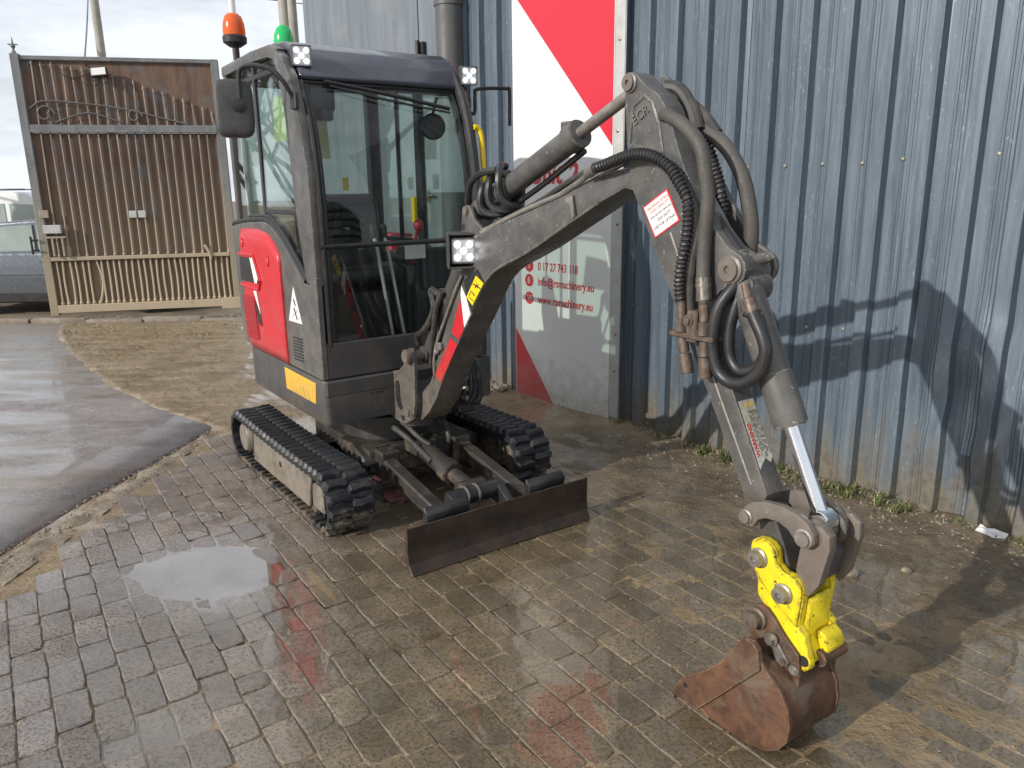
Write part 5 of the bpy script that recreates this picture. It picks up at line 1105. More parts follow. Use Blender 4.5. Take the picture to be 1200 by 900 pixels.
m = MB(); m.tube([(1.085, -0.062, 1.425), (1.375, -0.062, 1.512), (1.60, -0.062, 1.572), (1.655, -0.066, 1.590), (1.757, -0.08, 1.627), (1.80, -0.095, 1.645)], 0.011, n=10); m.cyl((1.80, -0.095, 1.645), (1.86, -0.112, 1.662), 0.019, n=12, bev=0.003); P(m, 'boom_pipe', 'steel')
m = MB(); m.prism([(1.66, 1.565), (1.70, 1.575), (1.715, 1.50), (1.70, 1.49), (1.695, 1.535), (1.665, 1.55)], -0.085, -0.0705, 'y', 0.003); m.build('pipe_clip', M['steel'], bo)
m = MB(); m.tube([(1.10, 0.03, 1.45), (1.4, 0.03, 1.535), (1.62, 0.03, 1.60), (1.76, 0.03, 1.65), (1.90, 0.03, 1.70)], 0.010, n=8); m.tube([(1.10, -0.015, 1.45), (1.4, -0.015, 1.54), (1.60, -0.015, 1.62), (1.72, -0.015, 1.66)], 0.012, n=8); P(m, 'boom_hose', 'hose')
# bracket and hydraulic ram that swings the dipper
for yy in (-0.062, 0.045):
    m = MB(); m.prism([(0.952, 1.36), (0.935, 1.42), (0.945, 1.50), (0.975, 1.535), (1.01, 1.53), (1.04, 1.475), (1.12, 1.43), (1.05, 1.40)], yy - 0.010, yy + 0.010, 'y', 0.004); m.build('ram_bracket', M['grey'], bo)
m = MB(); m.cyl((0.98, -0.080, 1.51), (0.98, 0.062, 1.51), 0.02, n=16, bev=0.003); m.build('pin', M['linksteel'], bo)
m = MB(); m.cyl((0.955, -0.0735, 1.44), (0.955, -0.0715, 1.44), 0.014, n=12); m.build('bracket_hole', M['inkblack'], bo)
RA, RB = Vector((0.98, -0.0, 1.512)), Vector((1.978, -0.02, 1.912)); rd = (RB - RA).normalized()
m = MB(); m.cyl(RA + rd * 0.03, RA + rd * 0.70, 0.044, n=28, bev=0.004); m.cyl(RA + rd * 0.67, RA + rd * 0.735, 0.051, n=28, bev=0.004); m.cyl(RA - Vector((0, 0.04, 0)), RA + Vector((0, 0.04, 0)), 0.042, n=20); m.box(-0.02, 0.03, -0.022, 0.022, 0, 0.03, 0.004, xf=Matrix.Translation(RA + rd * 0.66 + Vector((-0.0, 0, 0.04)))); dc = P(m, 'dipper_cylinder', 'grey')
m = MB(); m.cyl(RA + rd * 0.7355, RB, 0.0205, n=22); m.build('rod', M['chrome'] if False else M['steel'], dc)
m = MB(); rp_ = RA + rd * 0.0
m.tube([tuple(RA + rd * 0.72 + Vector((0.0, 0.03, -0.055))), tuple(RA + rd * 0.45 + Vector((0, 0.035, -0.065))), tuple(RA + rd * 0.22 + Vector((0.02, 0.03, -0.06)))], 0.012, n=8)
m.build('feed_pipe', M['black'], dc)
# tangle of hoses round the ram base
m = MB()
for t0, rr, ph, tilt in ((0.20, 0.085, 0.3, 0.25), (0.255, 0.092, 1.4, -0.2), (0.15, 0.078, 2.2, 0.5)):
    c = RA + rd * t0; u = Vector((0, 1, 0)); v = rd.cross(u).normalized(); pts = []
    for k in range(15):
        a = ph + k * 2 * pi / 14 * 0.92; pts.append(c + u * cos(a) * rr * 0.75 + v * sin(a) * rr + rd * (tilt * 0.09 * cos(a) + 0.012 * sin(3 * a)))
    m.tube(pts, 0.0155, n=8, sub=3)
m.tube([tuple(RA + Vector((-0.02, -0.05, 0.03))), tuple(RA + Vector((0.04, -0.07, 0.11))), tuple(RA + Vector((0.13, -0.07, 0.15))), tuple(RA + Vector((0.21, -0.05, 0.16)))], 0.015, n=8)
m.tube([tuple(RA + Vector((-0.03, 0.02, 0.02))), tuple(RA + Vector((0.05, 0.0, 0.10))), tuple(RA + Vector((0.16, 0.0, 0.17)))], 0.015, n=8); P(m, 'hose_bundle', 'rubber')
# boom ram behind the boom
m = MB(); A_, B_ = Vector((0.492, 0, 0.80)), Vector((0.88, 0, 1.33)); d_ = (B_ - A_).normalized(); ln_ = (B_ - A_).length
m.cyl(A_ - Vector((0, 0.045, 0)), A_ + Vector((0, 0.045, 0)), 0.042, n=20); m.cyl(A_ + d_ * 0.02, A_ + d_ * ln_ * 0.86, 0.044, n=26, bev=0.004); m.cyl(A_ + d_ * ln_ * 0.55, A_ + d_ * ln_ * 0.60, 0.05, n=26, bev=0.003); bcn = P(m, 'boom_cylinder', 'greydk')
m = MB(); m.cyl(A_ + d_ * ln_ * 0.86, B_, 0.022, n=18); m.build('rod', M['chrome'], bcn)
m = MB(); m.tube([(0.70, -0.055, 1.12), (0.63, -0.06, 1.135), (0.655, -0.062, 1.06), (0.60, -0.06, 0.98), (0.52, -0.055, 0.92), (0.455, -0.05, 0.89), (0.43, -0.03, 0.84)], 0.017, n=8); m.tube([(0.73, -0.06, 1.14), (0.68, -0.065, 1.05), (0.64, -0.062, 0.93), (0.60, -0.05, 0.84), (0.55, -0.03, 0.76)], 0.015, n=8); P(m, 'boom_hose', 'hose')
m = MB(); m.tube([(0.945, -0.078, 1.235), (0.885, -0.08, 1.16), (0.78, -0.08, 1.01), (0.715, -0.08, 0.92), (0.685, -0.08, 0.862), (0.70, -0.082, 0.845), (0.72, -0.082, 0.87)], 0.008, n=8); m.tube([(0.685, -0.08, 0.86), (0.665, -0.08, 0.80), (0.655, -0.075, 0.74), (0.62, -0.06, 0.66)], 0.007, n=8); m.box(0.70, 0.745, -0.09, -0.071, 0.865, 0.90, 0.004); P(m, 'boom_pipe', 'steel')
# hoses and fittings on the far side of the swing post
m = MB()
for k in range(5): m.tube([(0.30, 0.13 + 0.02 * k, 0.62 + 0.03 * k), (0.42 + 0.02 * k, 0.17 + 0.02 * k, 0.74), (0.52, 0.15 + 0.03 * k, 0.66 - 0.03 * k), (0.50, 0.13 + 0.025 * k, 0.50), (0.38, 0.15 + 0.02 * k, 0.44)], 0.016, n=8)
m.box(0.40, 0.52, 0.14, 0.24, 0.46, 0.78, 0.01); P(m, 'hose_bundle', 'rubber')
m = MB()
for z in (0.55, 0.60, 0.66, 0.74): m.cyl((0.525, 0.16, z), (0.555, 0.17, z), 0.014, n=8)
P(m, 'hose_fittings', 'steel')
# lamp beside the boom, in its guard
wl3 = work_light((1.005, -0.105, 1.345), radians(-26), radians(2), 0.054, '')
m = MB(); m.box(-0.075, 0.022, -0.068, -0.060, -0.075, 0.075, 0.002); m.box(-0.075, 0.022, 0.060, 0.068, -0.075, 0.075, 0.002); m.box(-0.075, 0.022, -0.0595, 0.0595, 0.067, 0.075, 0.002); m.box(-0.075, 0.022, -0.0595, 0.0595, -0.075, -0.067, 0.002); m.box(-0.075, -0.068, -0.0595, 0.0595, -0.0665, 0.0665, 0); m.hexbolt((0.0, 0.0685, -0.045), (0, 1, 0), 0.013, 0.014)
lg = m.build('lamp_guard', M['greydk'], wl3)

# ---------------- dipper
DIP = [(1.953, 1.911)] + [(1.979 + 0.030 * cos(radians(a)), 1.912 + 0.031 * sin(radians(a))) for a in (170, 140, 110, 80, 50)] + [(2.039, 1.900), (2.098, 1.865), (2.125, 1.833), (2.151, 1.788), (2.186, 1.706), (2.213, 1.649), (2.263, 1.575), (2.335, 1.480), (2.387, 1.432)] + [(2.402 + 0.052 * cos(radians(a)), 1.369 + 0.05 * sin(radians(a))) for a in (50, 25, 0, -25, -55)] + [(2.369, 1.305), (2.352, 1.285), (2.352, 1.235), (2.375, 1.155), (2.396, 1.098), (2.429, 1.030), (2.4647, 0.960), (2.5362, 0.820), (2.576, 0.742), (2.560, 0.700), (2.502, 0.703), (2.484, 0.745), (2.408, 0.882), (2.317, 1.040), (2.202, 1.235), (2.022, 1.552), (1.990, 1.603), (1.972, 1.696), (1.956, 1.843)]
m = MB(); m.prism(DIP, -0.080, -0.002, 'y', 0.005, 2); dp = P(m, 'dipper', 'grey')
TOPP = DIP[:12] + [(2.263, 1.575), (2.335, 1.480), (2.387, 1.432)] + [(2.402 + 0.052 * cos(radians(a)), 1.369 + 0.05 * sin(radians(a))) for a in (50, 25, 0, -25, -55)] + [(2.30, 1.33), (2.1, 1.42), (1.990, 1.603), (1.972, 1.696), (1.956, 1.843)]
m = MB(); m.prism(TOPP, 0.055, 0.075, 'y', 0.004); m.prism([(2.0, 1.87), (2.05, 1.86), (2.10, 1.78), (2.06, 1.76)], -0.001, 0.0545, 'y', 0); m.build('far_plate', M['grey'], dp)
def dring(pts, r, y): m_ = MB(); m_.tube([(x, y, z) for x, z in pts] + [(pts[0][0], y, pts[0][1])], r, n=6, sub=4, smooth=False); return m_
m = dring([(2.040, 1.868), (1.995, 1.842), (1.988, 1.80), (1.984, 1.725), (2.13, 1.70), (2.105, 1.78), (2.075, 1.845)], 0.007, -0.079); m.build('raised_rim', M['grey'], dp)
for (x, z, r) in ((1.978, 1.911, 0.024), (2.402, 1.369, 0.033)):
    m = MB(); m.lathe([(r * 1.25, 0), (r * 1.25, 0.006), (r, 0.009), (r, 0.016), (r * 0.35, 0.0165), (r * 0.3, 0.010), (0, 0.010)], (x, -0.080, z), (0, -1, 0), 24); m.build('pin', M['linksteel'], dp)
m = MB(); m.tube([(x, -0.0805, z) for x, z in ((2.168, 1.462), (2.19, 1.42), (2.30, 1.19), (2.361, 1.048), (2.477, 0.837), (2.521, 0.757))], 0.0045, n=6, sub=4); m.build('weld_bead', M['steel'], dp)
text_mesh('cast_mark', 'ECR', 0.042, M['grey'], frame((2.0, -0.0815, 1.782), (0.86, 0, 0.50), (-0.50, 0, 0.86)), dp, 0.003)
lb = decal('rating_label', [(2.049, 1.537), (2.150, 1.594), (2.207, 1.500), (2.106, 1.443)], 'inkred', dp, -0.0822, 0.0014)
m = MB(); m.prism([(2.055, 1.5345), (2.1475, 1.587), (2.2, 1.502), (2.1085, 1.449)], -0.0832, -0.0824, 'y', 0); m.build('label_field', M['white'], lb)
ux, uz = Vector((0.87, 0, 0.492)), Vector((-0.5, 0, 0.86))
def lline(txt, k, size, mat, x0=0.012): return text_mesh('lettering', txt, size, M[mat], frame(Vector((2.055, -0.0834, 1.5345)) + ux * x0 - Vector((-0.525, 0, 0.851)).normalized() * k * -1 * -1, ux, (-0.51, 0, 0.86)), lb, 0.0004)
lline('MAXIMUM LIFTING', 0.018, 0.0115, 'inkred', 0.010); lline('LOAD CAPACITY', 0.031, 0.0115, 'inkred', 0.014); lline('WITH BUCKET REMOVED', 0.047, 0.0085, 'inkblack', 0.008)
lline('DO NOT', 0.066, 0.0145, 'inkblack', 0.034); lline('USE FOR LIFTING', 0.083, 0.0125, 'inkblack', 0.007)
# warning label on the front face of the dipper, built flat on that face
def dface(s, y, e=0.001):
    a, b_ = Vector((2.429, 0, 1.030)), Vector((2.576, 0, 0.742)); d = (b_ - a).normalized(); nn = Vector((-d.z, 0, d.x)); nn = nn if nn.x > 0 else -nn
    return a + d * s + Vector((0, y, 0)) + nn * e, d
p0, dd = dface(0.03, -0.076)
V = [tuple(dface(s, y)[0]) for s, y in ((0.045, -0.074), (0.045, -0.006), (0.225, -0.006), (0.238, -0.02), (0.222, -0.036), (0.235, -0.055), (0.25, -0.074))]
wlb = pydata('warning_label', V, [tuple(range(len(V)))[::-1]], M['labelworn'], dp)
tm = text_mesh('lettering', 'WARNING', 0.021, M['inkred'], frame(dface(0.215, -0.054, 0.0014)[0], -dd, (0, -1, 0)), wlb, 0.0003, bold=0.0006)
m = MB()
for r in range(9):
    s = 0.078
    while s < 0.205:
        l = rng.uniform(0.006, 0.02); a_, _ = dface(s, -0.047 + 0.0046 * r, 0.0012); m.box(0, l, 0, 0.0016, 0, 0.0003, 0, xf=frame(a_, dd, (0, 1, 0))); s += l + 0.005
m.build('label_print', M['pipegrey'], wlb)
m = MB()
for y in (-0.05, -0.028): m.prism([(0, 0), (0.016, 0), (0.008, 0.015)], 0, 0.0004, 'z', 0, xf=frame(dface(0.066, y, 0.0012)[0], (0, 1, 0), -dd))
m.build('hazard_triangle', M['railyel'], wlb)
m = MB(); m.prism([(2.560, 0.705), (2.5775, 0.745), (2.520, 0.862), (2.512, 0.862)], -0.0785, -0.0035, 'y', 0); m.bm.free(); m = MB()
m.box(-0.005, 0.0, -0.04, 0.04, 0, 0.001, 0); m.bm.free()
# bucket ram in front of the dipper
CA, CB = Vector((2.402, -0.035, 1.358)), Vector((2.716, -0.02, 0.705)); cd_ = (CB - CA).normalized(); cl_ = (CB - CA).length
m = MB(); m.cyl(CA + cd_ * 0.03, CA + cd_ * 0.46, 0.046, n=30, bev=0.004); m.cyl(CA + cd_ * 0.30, CA + cd_ * 0.458, 0.0485, n=30, bev=0.005); m.cyl(CA - Vector((0, 0.034, 0)), CA + Vector((0, 0.075, 0)), 0.05, n=24, bev=0.004); m.cyl(CA + Vector((0.0, -0.03, 0.0)) + cd_ * 0.045, CA + Vector((0, 0.072, 0)) + cd_ * 0.045, 0.045, n=24, bev=0.006); m.cyl(CA + Vector((0.02, 0.0, 0.03)), CA + Vector((0.055, 0.05, 0.045)), 0.018, n=12, bev=0.004); m.cyl(CA + cd_ * 0.07 + Vector((0.02, -0.03, 0)), CA + cd_ * 0.12 + Vector((0.03, -0.045, 0)), 0.026, n=16, bev=0.005); bcy = P(m, 'bucket_cylinder', 'grey')
m = MB(); m.cyl(CA + cd_ * 0.45, CB, 0.0215, n=24); m.build('rod', M['chrome'], bcy)
m = MB(); m.cyl((2.462, -0.09, 1.335), (2.485, -0.10, 1.295), 0.012, n=10, bev=0.002); m.cyl((2.485, -0.10, 1.296), (2.508, -0.105, 1.255), 0.0185, n=12, bev=0.002); m.build('hose_fitting', M['brass'], bcy)

# ---------------- hoses of the arm
def spiral_hose(pts, r):
    m = MB(); m.tube(pts, r * 0.86, n=10, sub=6); Pp = catmull(pts, 8)
    ln = 0; acc = []
    for a, b_ in zip(Pp, Pp[1:]):
        t = (b_ - a).normalized(); nn = t.orthogonal().normalized()
        n_ = max(1, int((b_ - a).length / 0.0013))
        for k in range(n_): acc.append((a.lerp(b_, k / n_), t))
    N = None; wire = []
    for i, (p, t) in enumerate(acc):
        N = t.orthogonal().normalized() if N is None else (N - t * N.dot(t)).normalized(); B = t.cross(N); a = i * 0.0013 / 0.0125 * 2 * pi
        wire.append(p + (N * cos(a) + B * sin(a)) * r * 0.86)
    m.tube(wire, r * 0.30, n=6, smooth=False); return m
H1 = [(1.855, -0.112, 1.660), (1.899, -0.118, 1.667), (1.955, -0.12, 1.680), (2.024, -0.12, 1.694), (2.089, -0.12, 1.694), (2.151, -0.12, 1.676), (2.197, -0.12, 1.648), (2.228, -0.12, 1.614), (2.259, -0.12, 1.576), (2.270, -0.12, 1.547), (2.273, -0.12, 1.504), (2.270, -0.12, 1.456), (2.254, -0.12, 1.373), (2.251, -0.12, 1.314), (2.257, -0.12, 1.262)]
P(spiral_hose(H1, 0.0165), 'spiral_wrapped_hose', 'black')
m = MB(); m.tube([(2.09, -0.05, 1.80), (2.14, -0.085, 1.805), (2.171, -0.1, 1.795), (2.218, -0.1, 1.771), (2.265, -0.1, 1.735), (2.296, -0.1, 1.692), (2.311, -0.1, 1.634), (2.324, -0.1, 1.575), (2.324, -0.1, 1.513), (2.322, -0.102, 1.449), (2.328, -0.108, 1.362), (2.338, -0.115, 1.275)], 0.0205, n=12); P(m, 'sleeved_hose', 'sleeve')
m = MB(); m.tube([(2.326, -0.09, 1.59), (2.315, -0.092, 1.547), (2.298, -0.095, 1.474), (2.283, -0.098, 1.40), (2.276, -0.10, 1.324), (2.277, -0.10, 1.268), (2.285, -0.10, 1.19)], 0.0135, n=10); P(m, 'sleeved_hose', 'hose')
m = MB(); m.tube([(2.0, 0.05, 1.83), (2.059, 0.05, 1.828), (2.110, 0.05, 1.796), (2.172, 0.05, 1.765), (2.245, 0.05, 1.718), (2.292, 0.05, 1.668), (2.324, 0.05, 1.617), (2.345, 0.05, 1.561), (2.361, 0.05, 1.495), (2.365, 0.05, 1.434), (2.358, 0.045, 1.37), (2.34, 0.04, 1.30)], 0.0225, n=12); P(m, 'sleeved_hose', 'sleeve')
P(spiral_hose([(2.08, 0.0, 1.80), (2.15, 0.02, 1.765), (2.204, 0.03, 1.705), (2.231, 0.03, 1.655), (2.253, 0.03, 1.606), (2.266, 0.03, 1.556), (2.276, 0.03, 1.50), (2.27, 0.02, 1.44)], 0.0165), 'spiral_wrapped_hose', 'black')
m = MB(); m.tube([(2.12, 0.015, 1.74), (2.20, 0.0, 1.62), (2.284, -0.02, 1.518), (2.325, -0.03, 1.480), (2.365, -0.04, 1.445), (2.41, -0.045, 1.405)], 0.0165, n=10); P(m, 'bucket_hose', 'rubber')
m = MB(); m.tube([(2.10, -0.01, 1.80), (2.17, 0.0, 1.70), (2.22, 0.01, 1.60), (2.27, 0.0, 1.50)], 0.018, n=10); m.tube([(2.03, 0.02, 1.90), (2.08, 0.03, 1.885), (2.13, 0.03, 1.83), (2.17, 0.02, 1.76)], 0.022, n=10); m.tube([(2.08, 0.05, 1.86), (2.15, 0.055, 1.815), (2.215, 0.055, 1.75)], 0.018, n=10); P(m, 'bucket_hose', 'hose')
HE = [(2.505, -0.105, 1.262), (2.521, -0.105, 1.236), (2.544, -0.105, 1.199), (2.557, -0.105, 1.158), (2.548, -0.105, 1.116), (2.525, -0.105, 1.083), (2.487, -0.105, 1.057), (2.442, -0.105, 1.052), (2.403, -0.108, 1.075), (2.382, -0.112, 1.132), (2.381, -0.112, 1.200), (2.390, -0.105, 1.263), (2.411, -0.075, 1.318), (2.42, -0.04, 1.36)]
m = MB(); m.tube(HE, 0.0185, n=12); P(m, 'bucket_hose', 'rubber')
HE2 = [(2.50, -0.07, 1.245), (2.519, -0.078, 1.215), (2.532, -0.08, 1.175), (2.535, -0.08, 1.143), (2.517, -0.08, 1.111), (2.479, -0.08, 1.086), (2.445, -0.08, 1.088), (2.418, -0.08, 1.123), (2.411, -0.08, 1.191), (2.418, -0.07, 1.261), (2.43, -0.05, 1.33)]
m = MB(); m.tube(HE2, 0.0165, n=12); P(m, 'bucket_hose', 'rubber')
for p_, d_ in (((2.328, -0.108, 1.345), (0.012, -0.004, -0.07)), ((2.283, -0.10, 1.225), (0.008, 0, -0.05)), ((2.40, -0.045, 1.41), (0.02, -0.003, -0.018)), ((2.352, 0.043, 1.345), (-0.012, -0.003, -0.05))):
    m = MB(); a_ = Vector(p_); b_ = a_ + Vector(d_); m.cyl(a_, b_, 0.0225, n=16, bev=0.003); m.cyl(a_.lerp(b_, 0.3), a_.lerp(b_, 0.42), 0.0245, n=16); P(m, 'hose_ferrule', 'crimp')
# bulkhead fittings on the dipper side
m = MB(); m.box(2.225, 2.395, -0.135, -0.079, 1.160, 1.176, 0.004); m.box(2.29, 2.33, -0.13, -0.0795, 1.15, 1.245, 0.004); m.hexbolt((2.30, -0.13, 1.215), (0, -1, 0), 0.012, 0.012); mf = P(m, 'hose_bulkhead', 'brass')
for xx, dx in ((2.264, 0.030), (2.350, 0.014)):
    m = MB(); m.cyl((xx - 0.006, -0.118, 1.268), (xx, -0.118, 1.215), 0.0155, n=12, bev=0.002); m.cyl((xx, -0.118, 1.215), (xx + 0.002, -0.118, 1.190), 0.019, n=6); m.cyl((xx, -0.118, 1.192), (xx, -0.118, 1.178), 0.021, n=14); m.cyl((xx + 0.004, -0.118, 1.159), (xx + dx * 0.5, -0.118, 1.115), 0.0165, n=12, bev=0.002); m.cyl((xx + dx * 0.5, -0.118, 1.112), (xx + dx, -0.118, 1.052), 0.0205, n=14, bev=0.003); m.build('hose_fitting', M['brass'], mf)

# ---------------- bucket linkage, quick hitch and bucket
LK = [(2.517, 0.673), (2.526, 0.700), (2.552, 0.721), (2.591, 0.736), (2.648, 0.741), (2.698, 0.733), (2.732, 0.717), (2.752, 0.693), (2.756, 0.668), (2.743, 0.650), (2.720, 0.645), (2.699, 0.655), (2.674, 0.680), (2.640, 0.692), (2.600, 0.688), (2.575, 0.675), (2.557, 0.645), (2.534, 0.642)]
for y0, y1 in ((-0.112, -0.088), (0.03, 0.054)):
    m = MB(); m.prism(LK, y0, y1, 'y', 0.004, 2); lk_ = P(m, 'side_link', 'linksteel')
    if y0 < 0:
        for x, z, r in ((2.535, 0.671, 0.017), (2.725, 0.675, 0.021)):
            m = MB(); m.lathe([(r * 1.3, 0), (r * 1.3, 0.004), (r, 0.006), (r, 0.014), (0, 0.014)], (x, y0, z), (0, -1, 0), 18); m.build('pin', M['steel'], lk_)
m = MB(); m.cyl((2.535, -0.105, 0.671), (2.535, 0.05, 0.671), 0.020, n=16); m.cyl((2.725, -0.105, 0.675), (2.725, 0.075, 0.675), 0.024, n=18)
m.cyl((2.725, -0.0875, 0.675), (2.725, -0.050, 0.675), 0.040, n=24, bev=0.005); m.cyl((2.725, 0.010, 0.675), (2.725, 0.029, 0.675), 0.038, n=24, bev=0.004); m.cyl((2.725, 0.056, 0.675), (2.725, 0.085, 0.675), 0.040, n=24, bev=0.005); P(m, 'link_pin', 'linksteel')
for yy in (-0.0505, 0.010):
    m = MB(); m.lathe([(0.036, 0), (0.046, 0), (0.046, 0.005), (0.036, 0.005)], (2.725, yy, 0.675), (0, 1, 0), 26); P(m, 'washer', 'steel')
m = MB(); m.cyl((2.718, -0.045, 0.700), (2.718, 0.007, 0.700), 0.034, n=20, bev=0.004); P(m, 'ram_eye', 'chrome')
HL = [(2.700, 0.650), (2.72, 0.705), (2.755, 0.712), (2.783, 0.690), (2.786, 0.652), (2.764, 0.540), (2.736, 0.495), (2.706, 0.52), (2.690, 0.56)]
for y0, y1 in ((-0.086, -0.0515), (0.057, 0.082)):
    m = MB(); m.prism(HL, y0, y1, 'y', 0.006, 2); P(m, 'bucket_link', 'linksteel')
m = MB(); m.prism([(2.692, 0.62), (2.72, 0.645), (2.75, 0.60), (2.735, 0.52), (2.705, 0.53)], -0.05, 0.056, 'y', 0.006); P(m, 'bucket_link', 'greydk')
m = MB(); m.prism([(2.53, 0.69), (2.58, 0.70), (2.63, 0.60), (2.66, 0.52), (2.60, 0.50), (2.56, 0.55)], -0.062, 0.02, 'y', 0.006); P(m, 'dipper_nose', 'greydk')
QH = [(2.545, 0.575), (2.548, 0.597), (2.566, 0.612), (2.590, 0.617), (2.614, 0.612), (2.632, 0.596), (2.641, 0.556), (2.662, 0.541), (2.705, 0.541), (2.726, 0.522), (2.727, 0.485), (2.720, 0.400), (2.742, 0.375), (2.765, 0.305), (2.766, 0.286), (2.748, 0.268), (2.728, 0.276), (2.711, 0.318), (2.643, 0.378), (2.590, 0.424), (2.577, 0.438), (2.574, 0.492), (2.556, 0.53)]
m = MB(); m.prism(QH, -0.093, -0.068, 'y', 0.004, 2); qh = P(m, 'quick_hitch', 'yellow')
m = MB(); m.prism(QH, 0.036, 0.060, 'y', 0.004, 2); m.build('hitch_plate', M['yellow'], qh)
m = MB(); m.prism([(2.722, 0.482), (2.737, 0.47), (2.730, 0.36), (2.765, 0.30), (2.748, 0.285), (2.706, 0.35)], -0.0675, 0.0355, 'y', 0.004); m.prism([(2.60, 0.43), (2.64, 0.40), (2.66, 0.42), (2.62, 0.46)], -0.0675, 0.0355, 'y', 0.003); m.build('hitch_web', M['yellow'], qh)
m = MB(); m.prism([(2.549, 0.576), (2.552, 0.594), (2.568, 0.608), (2.590, 0.613), (2.612, 0.608), (2.628, 0.594), (2.639, 0.560), (2.660, 0.545), (2.704, 0.5375), (2.7225, 0.520), (2.7235, 0.485), (2.7165, 0.395), (2.655, 0.430), (2.578, 0.493), (2.560, 0.53)], -0.1005, -0.0935, 'y', 0.0025, 2); m.build('hitch_plate', M['yellow'], qh)
for x, z in ((2.580, 0.556), (2.669, 0.481)):
    m = MB(); m.lathe([(0.030, 0), (0.030, 0.006), (0.024, 0.009), (0.022, 0.026), (0.010, 0.027), (0.008, 0.020), (0, 0.020)], (x, -0.1008, z), (0, -1, 0), 20); m.build('pin', M['steel'], qh)
m = MB(); m.cyl((2.580, -0.09, 0.556), (2.580, 0.06, 0.556), 0.020, n=16); m.cyl((2.669, -0.09, 0.481), (2.669, 0.06, 0.481), 0.020, n=16); m.build('pin_shaft', M['steel'], qh)
m = MB(); m.cyl((2.745, -0.096, 0.302), (2.745, 0.075, 0.302), 0.016, n=14); m.build('hook_pin', M['inkblack'], qh)
m = MB(); m.prism([(2.738, 0.375), (2.765, 0.365), (2.782, 0.330), (2.770, 0.305), (2.735, 0.315)], -0.03, 0.05, 'y', 0.005); m.build('locking_jaw', M['yellow'], qh); m = MB(); m.cyl((2.760, -0.05, 0.300), (2.760, 0.065, 0.300), 0.024, n=16, bev=0.003); m.build('jaw_pin', M['rust'], qh)
for y0 in (-0.106, 0.061):
    m = MB(); m.prism([(2.556, 0.335), (2.558, 0.365), (2.570, 0.393), (2.598, 0.415), (2.622, 0.414), (2.645, 0.396), (2.682, 0.358), (2.736, 0.315), (2.744, 0.257), (2.740, 0.16), (2.68, 0.155), (2.62, 0.20), (2.60, 0.235), (2.575, 0.29)], y0, y0 + 0.018, 'y', 0.004, 2); er = P(m, 'bucket_ear', 'rust')
    if y0 < 0:
        m = MB(); m.lathe([(0.034, 0), (0.034, 0.008), (0.026, 0.012), (0.025, 0.034), (0, 0.036)], (2.593, y0, 0.370), (0, -1, 0), 20); m.build('pin', M['brass'], er)
        m = MB(); m.prism([(2.633, 0.328), (2.645, 0.342), (2.658, 0.342), (2.672, 0.326), (2.710, 0.284), (2.706, 0.270), (2.690, 0.262), (2.672, 0.268)], y0 - 0.007, y0 - 0.0005, 'y', 0.002); m.build('keeper_plate', M['steel'], er)
        m = MB(); m.hexbolt((2.652, y0 - 0.007, 0.332), (0, -1, 0), 0.014, 0.018); m.build('bolt', M['steel'], er); m = MB(); m.hexbolt((2.694, y0 - 0.007, 0.281), (0, -1, 0), 0.008, 0.006); m.build('bolt', M['brass'], er); m = MB(); m.hexbolt((2.726, y0 - 0.001, 0.268), (0, -1, 0), 0.010, 0.008); m.build('bolt', M['steel'], er)
BK = [(2.600, 0.334), (2.570, 0.287), (2.532, 0.221), (2.480, 0.165), (2.395, 0.095), (2.352, 0.030), (2.360, 0.004), (2.42, 0.002), (2.50, 0.003), (2.58, 0.003), (2.65, 0.004), (2.705, 0.020), (2.745, 0.050), (2.770, 0.090), (2.775, 0.140), (2.765, 0.190), (2.735, 0.238), (2.685, 0.272), (2.668, 0.290), (2.660, 0.325), (2.640, 0.345), (2.618, 0.345)]
BO = BK[6:18] + [(2.655, 0.285), (2.60, 0.30)]
YB0, YB1 = -0.180, 0.062
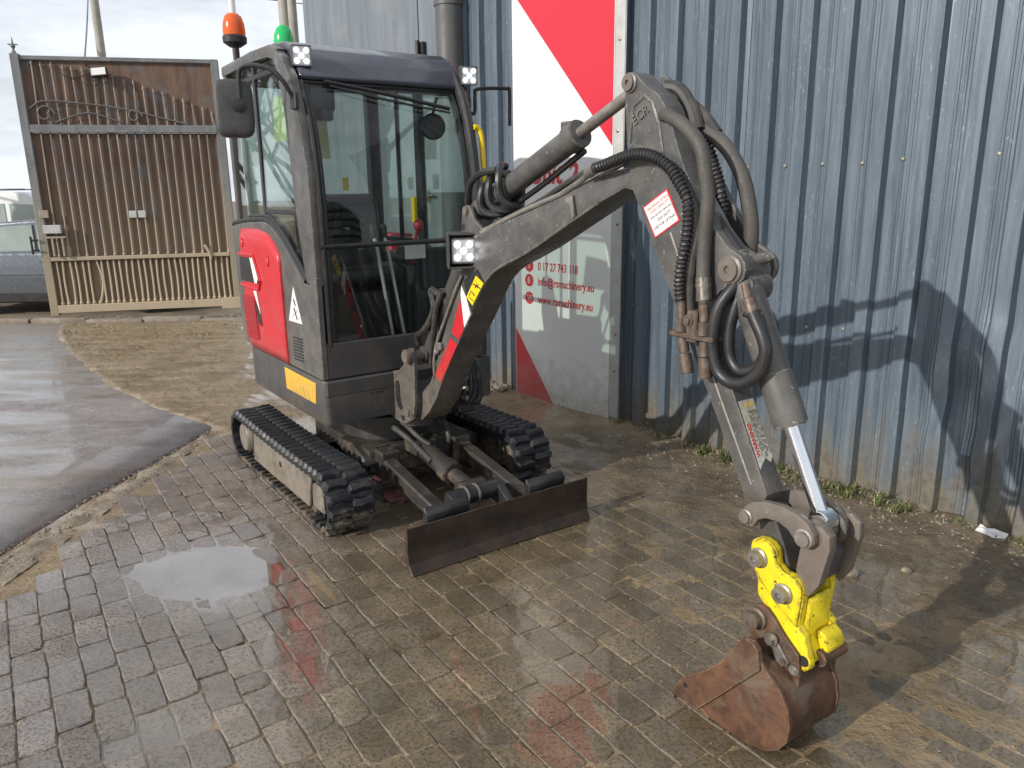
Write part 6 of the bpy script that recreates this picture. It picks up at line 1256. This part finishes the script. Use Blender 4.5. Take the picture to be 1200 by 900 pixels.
bkt = None
for y0, y1 in ((YB0, YB0 + 0.012), (YB1 - 0.012, YB1)):
    m = MB(); m.prism(BK, y0, y1, 'y', 0.003, 2)
    if bkt is None:
        # bowl: bent back plate between the two sides
        path = [(2.36, 0.008), (2.50, 0.010), (2.645, 0.011), (2.70, 0.026), (2.738, 0.055), (2.760, 0.092), (2.765, 0.14), (2.756, 0.186), (2.728, 0.23), (2.68, 0.264), (2.63, 0.275)]
        b = bmesh.new(); ring = []
        for k, (x, z) in enumerate(path):
            p_ = Vector(path[max(0, k - 1)]); q_ = Vector(path[min(len(path) - 1, k + 1)]); t_ = (q_ - p_).normalized(); n_ = Vector((-t_.y, t_.x)) * 0.006
            ring.append([b.verts.new((x + a * n_.x, yy, z + a * n_.y)) for a in (-1, 1) for yy in (YB0 + 0.0125, YB1 - 0.0125)])
        for a_, c_ in zip(ring, ring[1:]): b.faces.new((a_[0], a_[1], c_[1], c_[0])); b.faces.new((a_[2], c_[2], c_[3], a_[3]))
        for r_ in (ring[0], ring[-1]): b.faces.new((r_[0], r_[1], r_[3], r_[2]))
        bmesh.ops.recalc_face_normals(b, faces=b.faces[:]); m._join(b); bkt = P(m, 'bucket', 'rust')
        m = MB(); m.prism([(2.600, 0.334), (2.570, 0.287), (2.532, 0.221), (2.480, 0.165), (2.395, 0.095), (2.352, 0.030), (2.360, 0.006), (2.46, 0.012), (2.672, 0.268), (2.660, 0.325), (2.640, 0.345), (2.618, 0.345)], YB0 - 0.008, YB0 - 0.0005, 'y', 0.003); m.build('side_cutter', M['rust'], bkt)
        m = MB(); m.cyl((2.405, YB0 - 0.0095, 0.068), (2.405, YB0 - 0.0085, 0.068), 0.009, n=10); m.build('cutter_hole', M['inkblack'], bkt)
        m = MB(); m.prism([(2.335, 0.0), (2.345, 0.018), (2.48, 0.022), (2.50, 0.0)], YB0 - 0.004, YB1 + 0.004, 'y', 0.004); m.build('cutting_edge', M['rust'], bkt)
    else: m.build('side_plate', M['rust'], bkt)
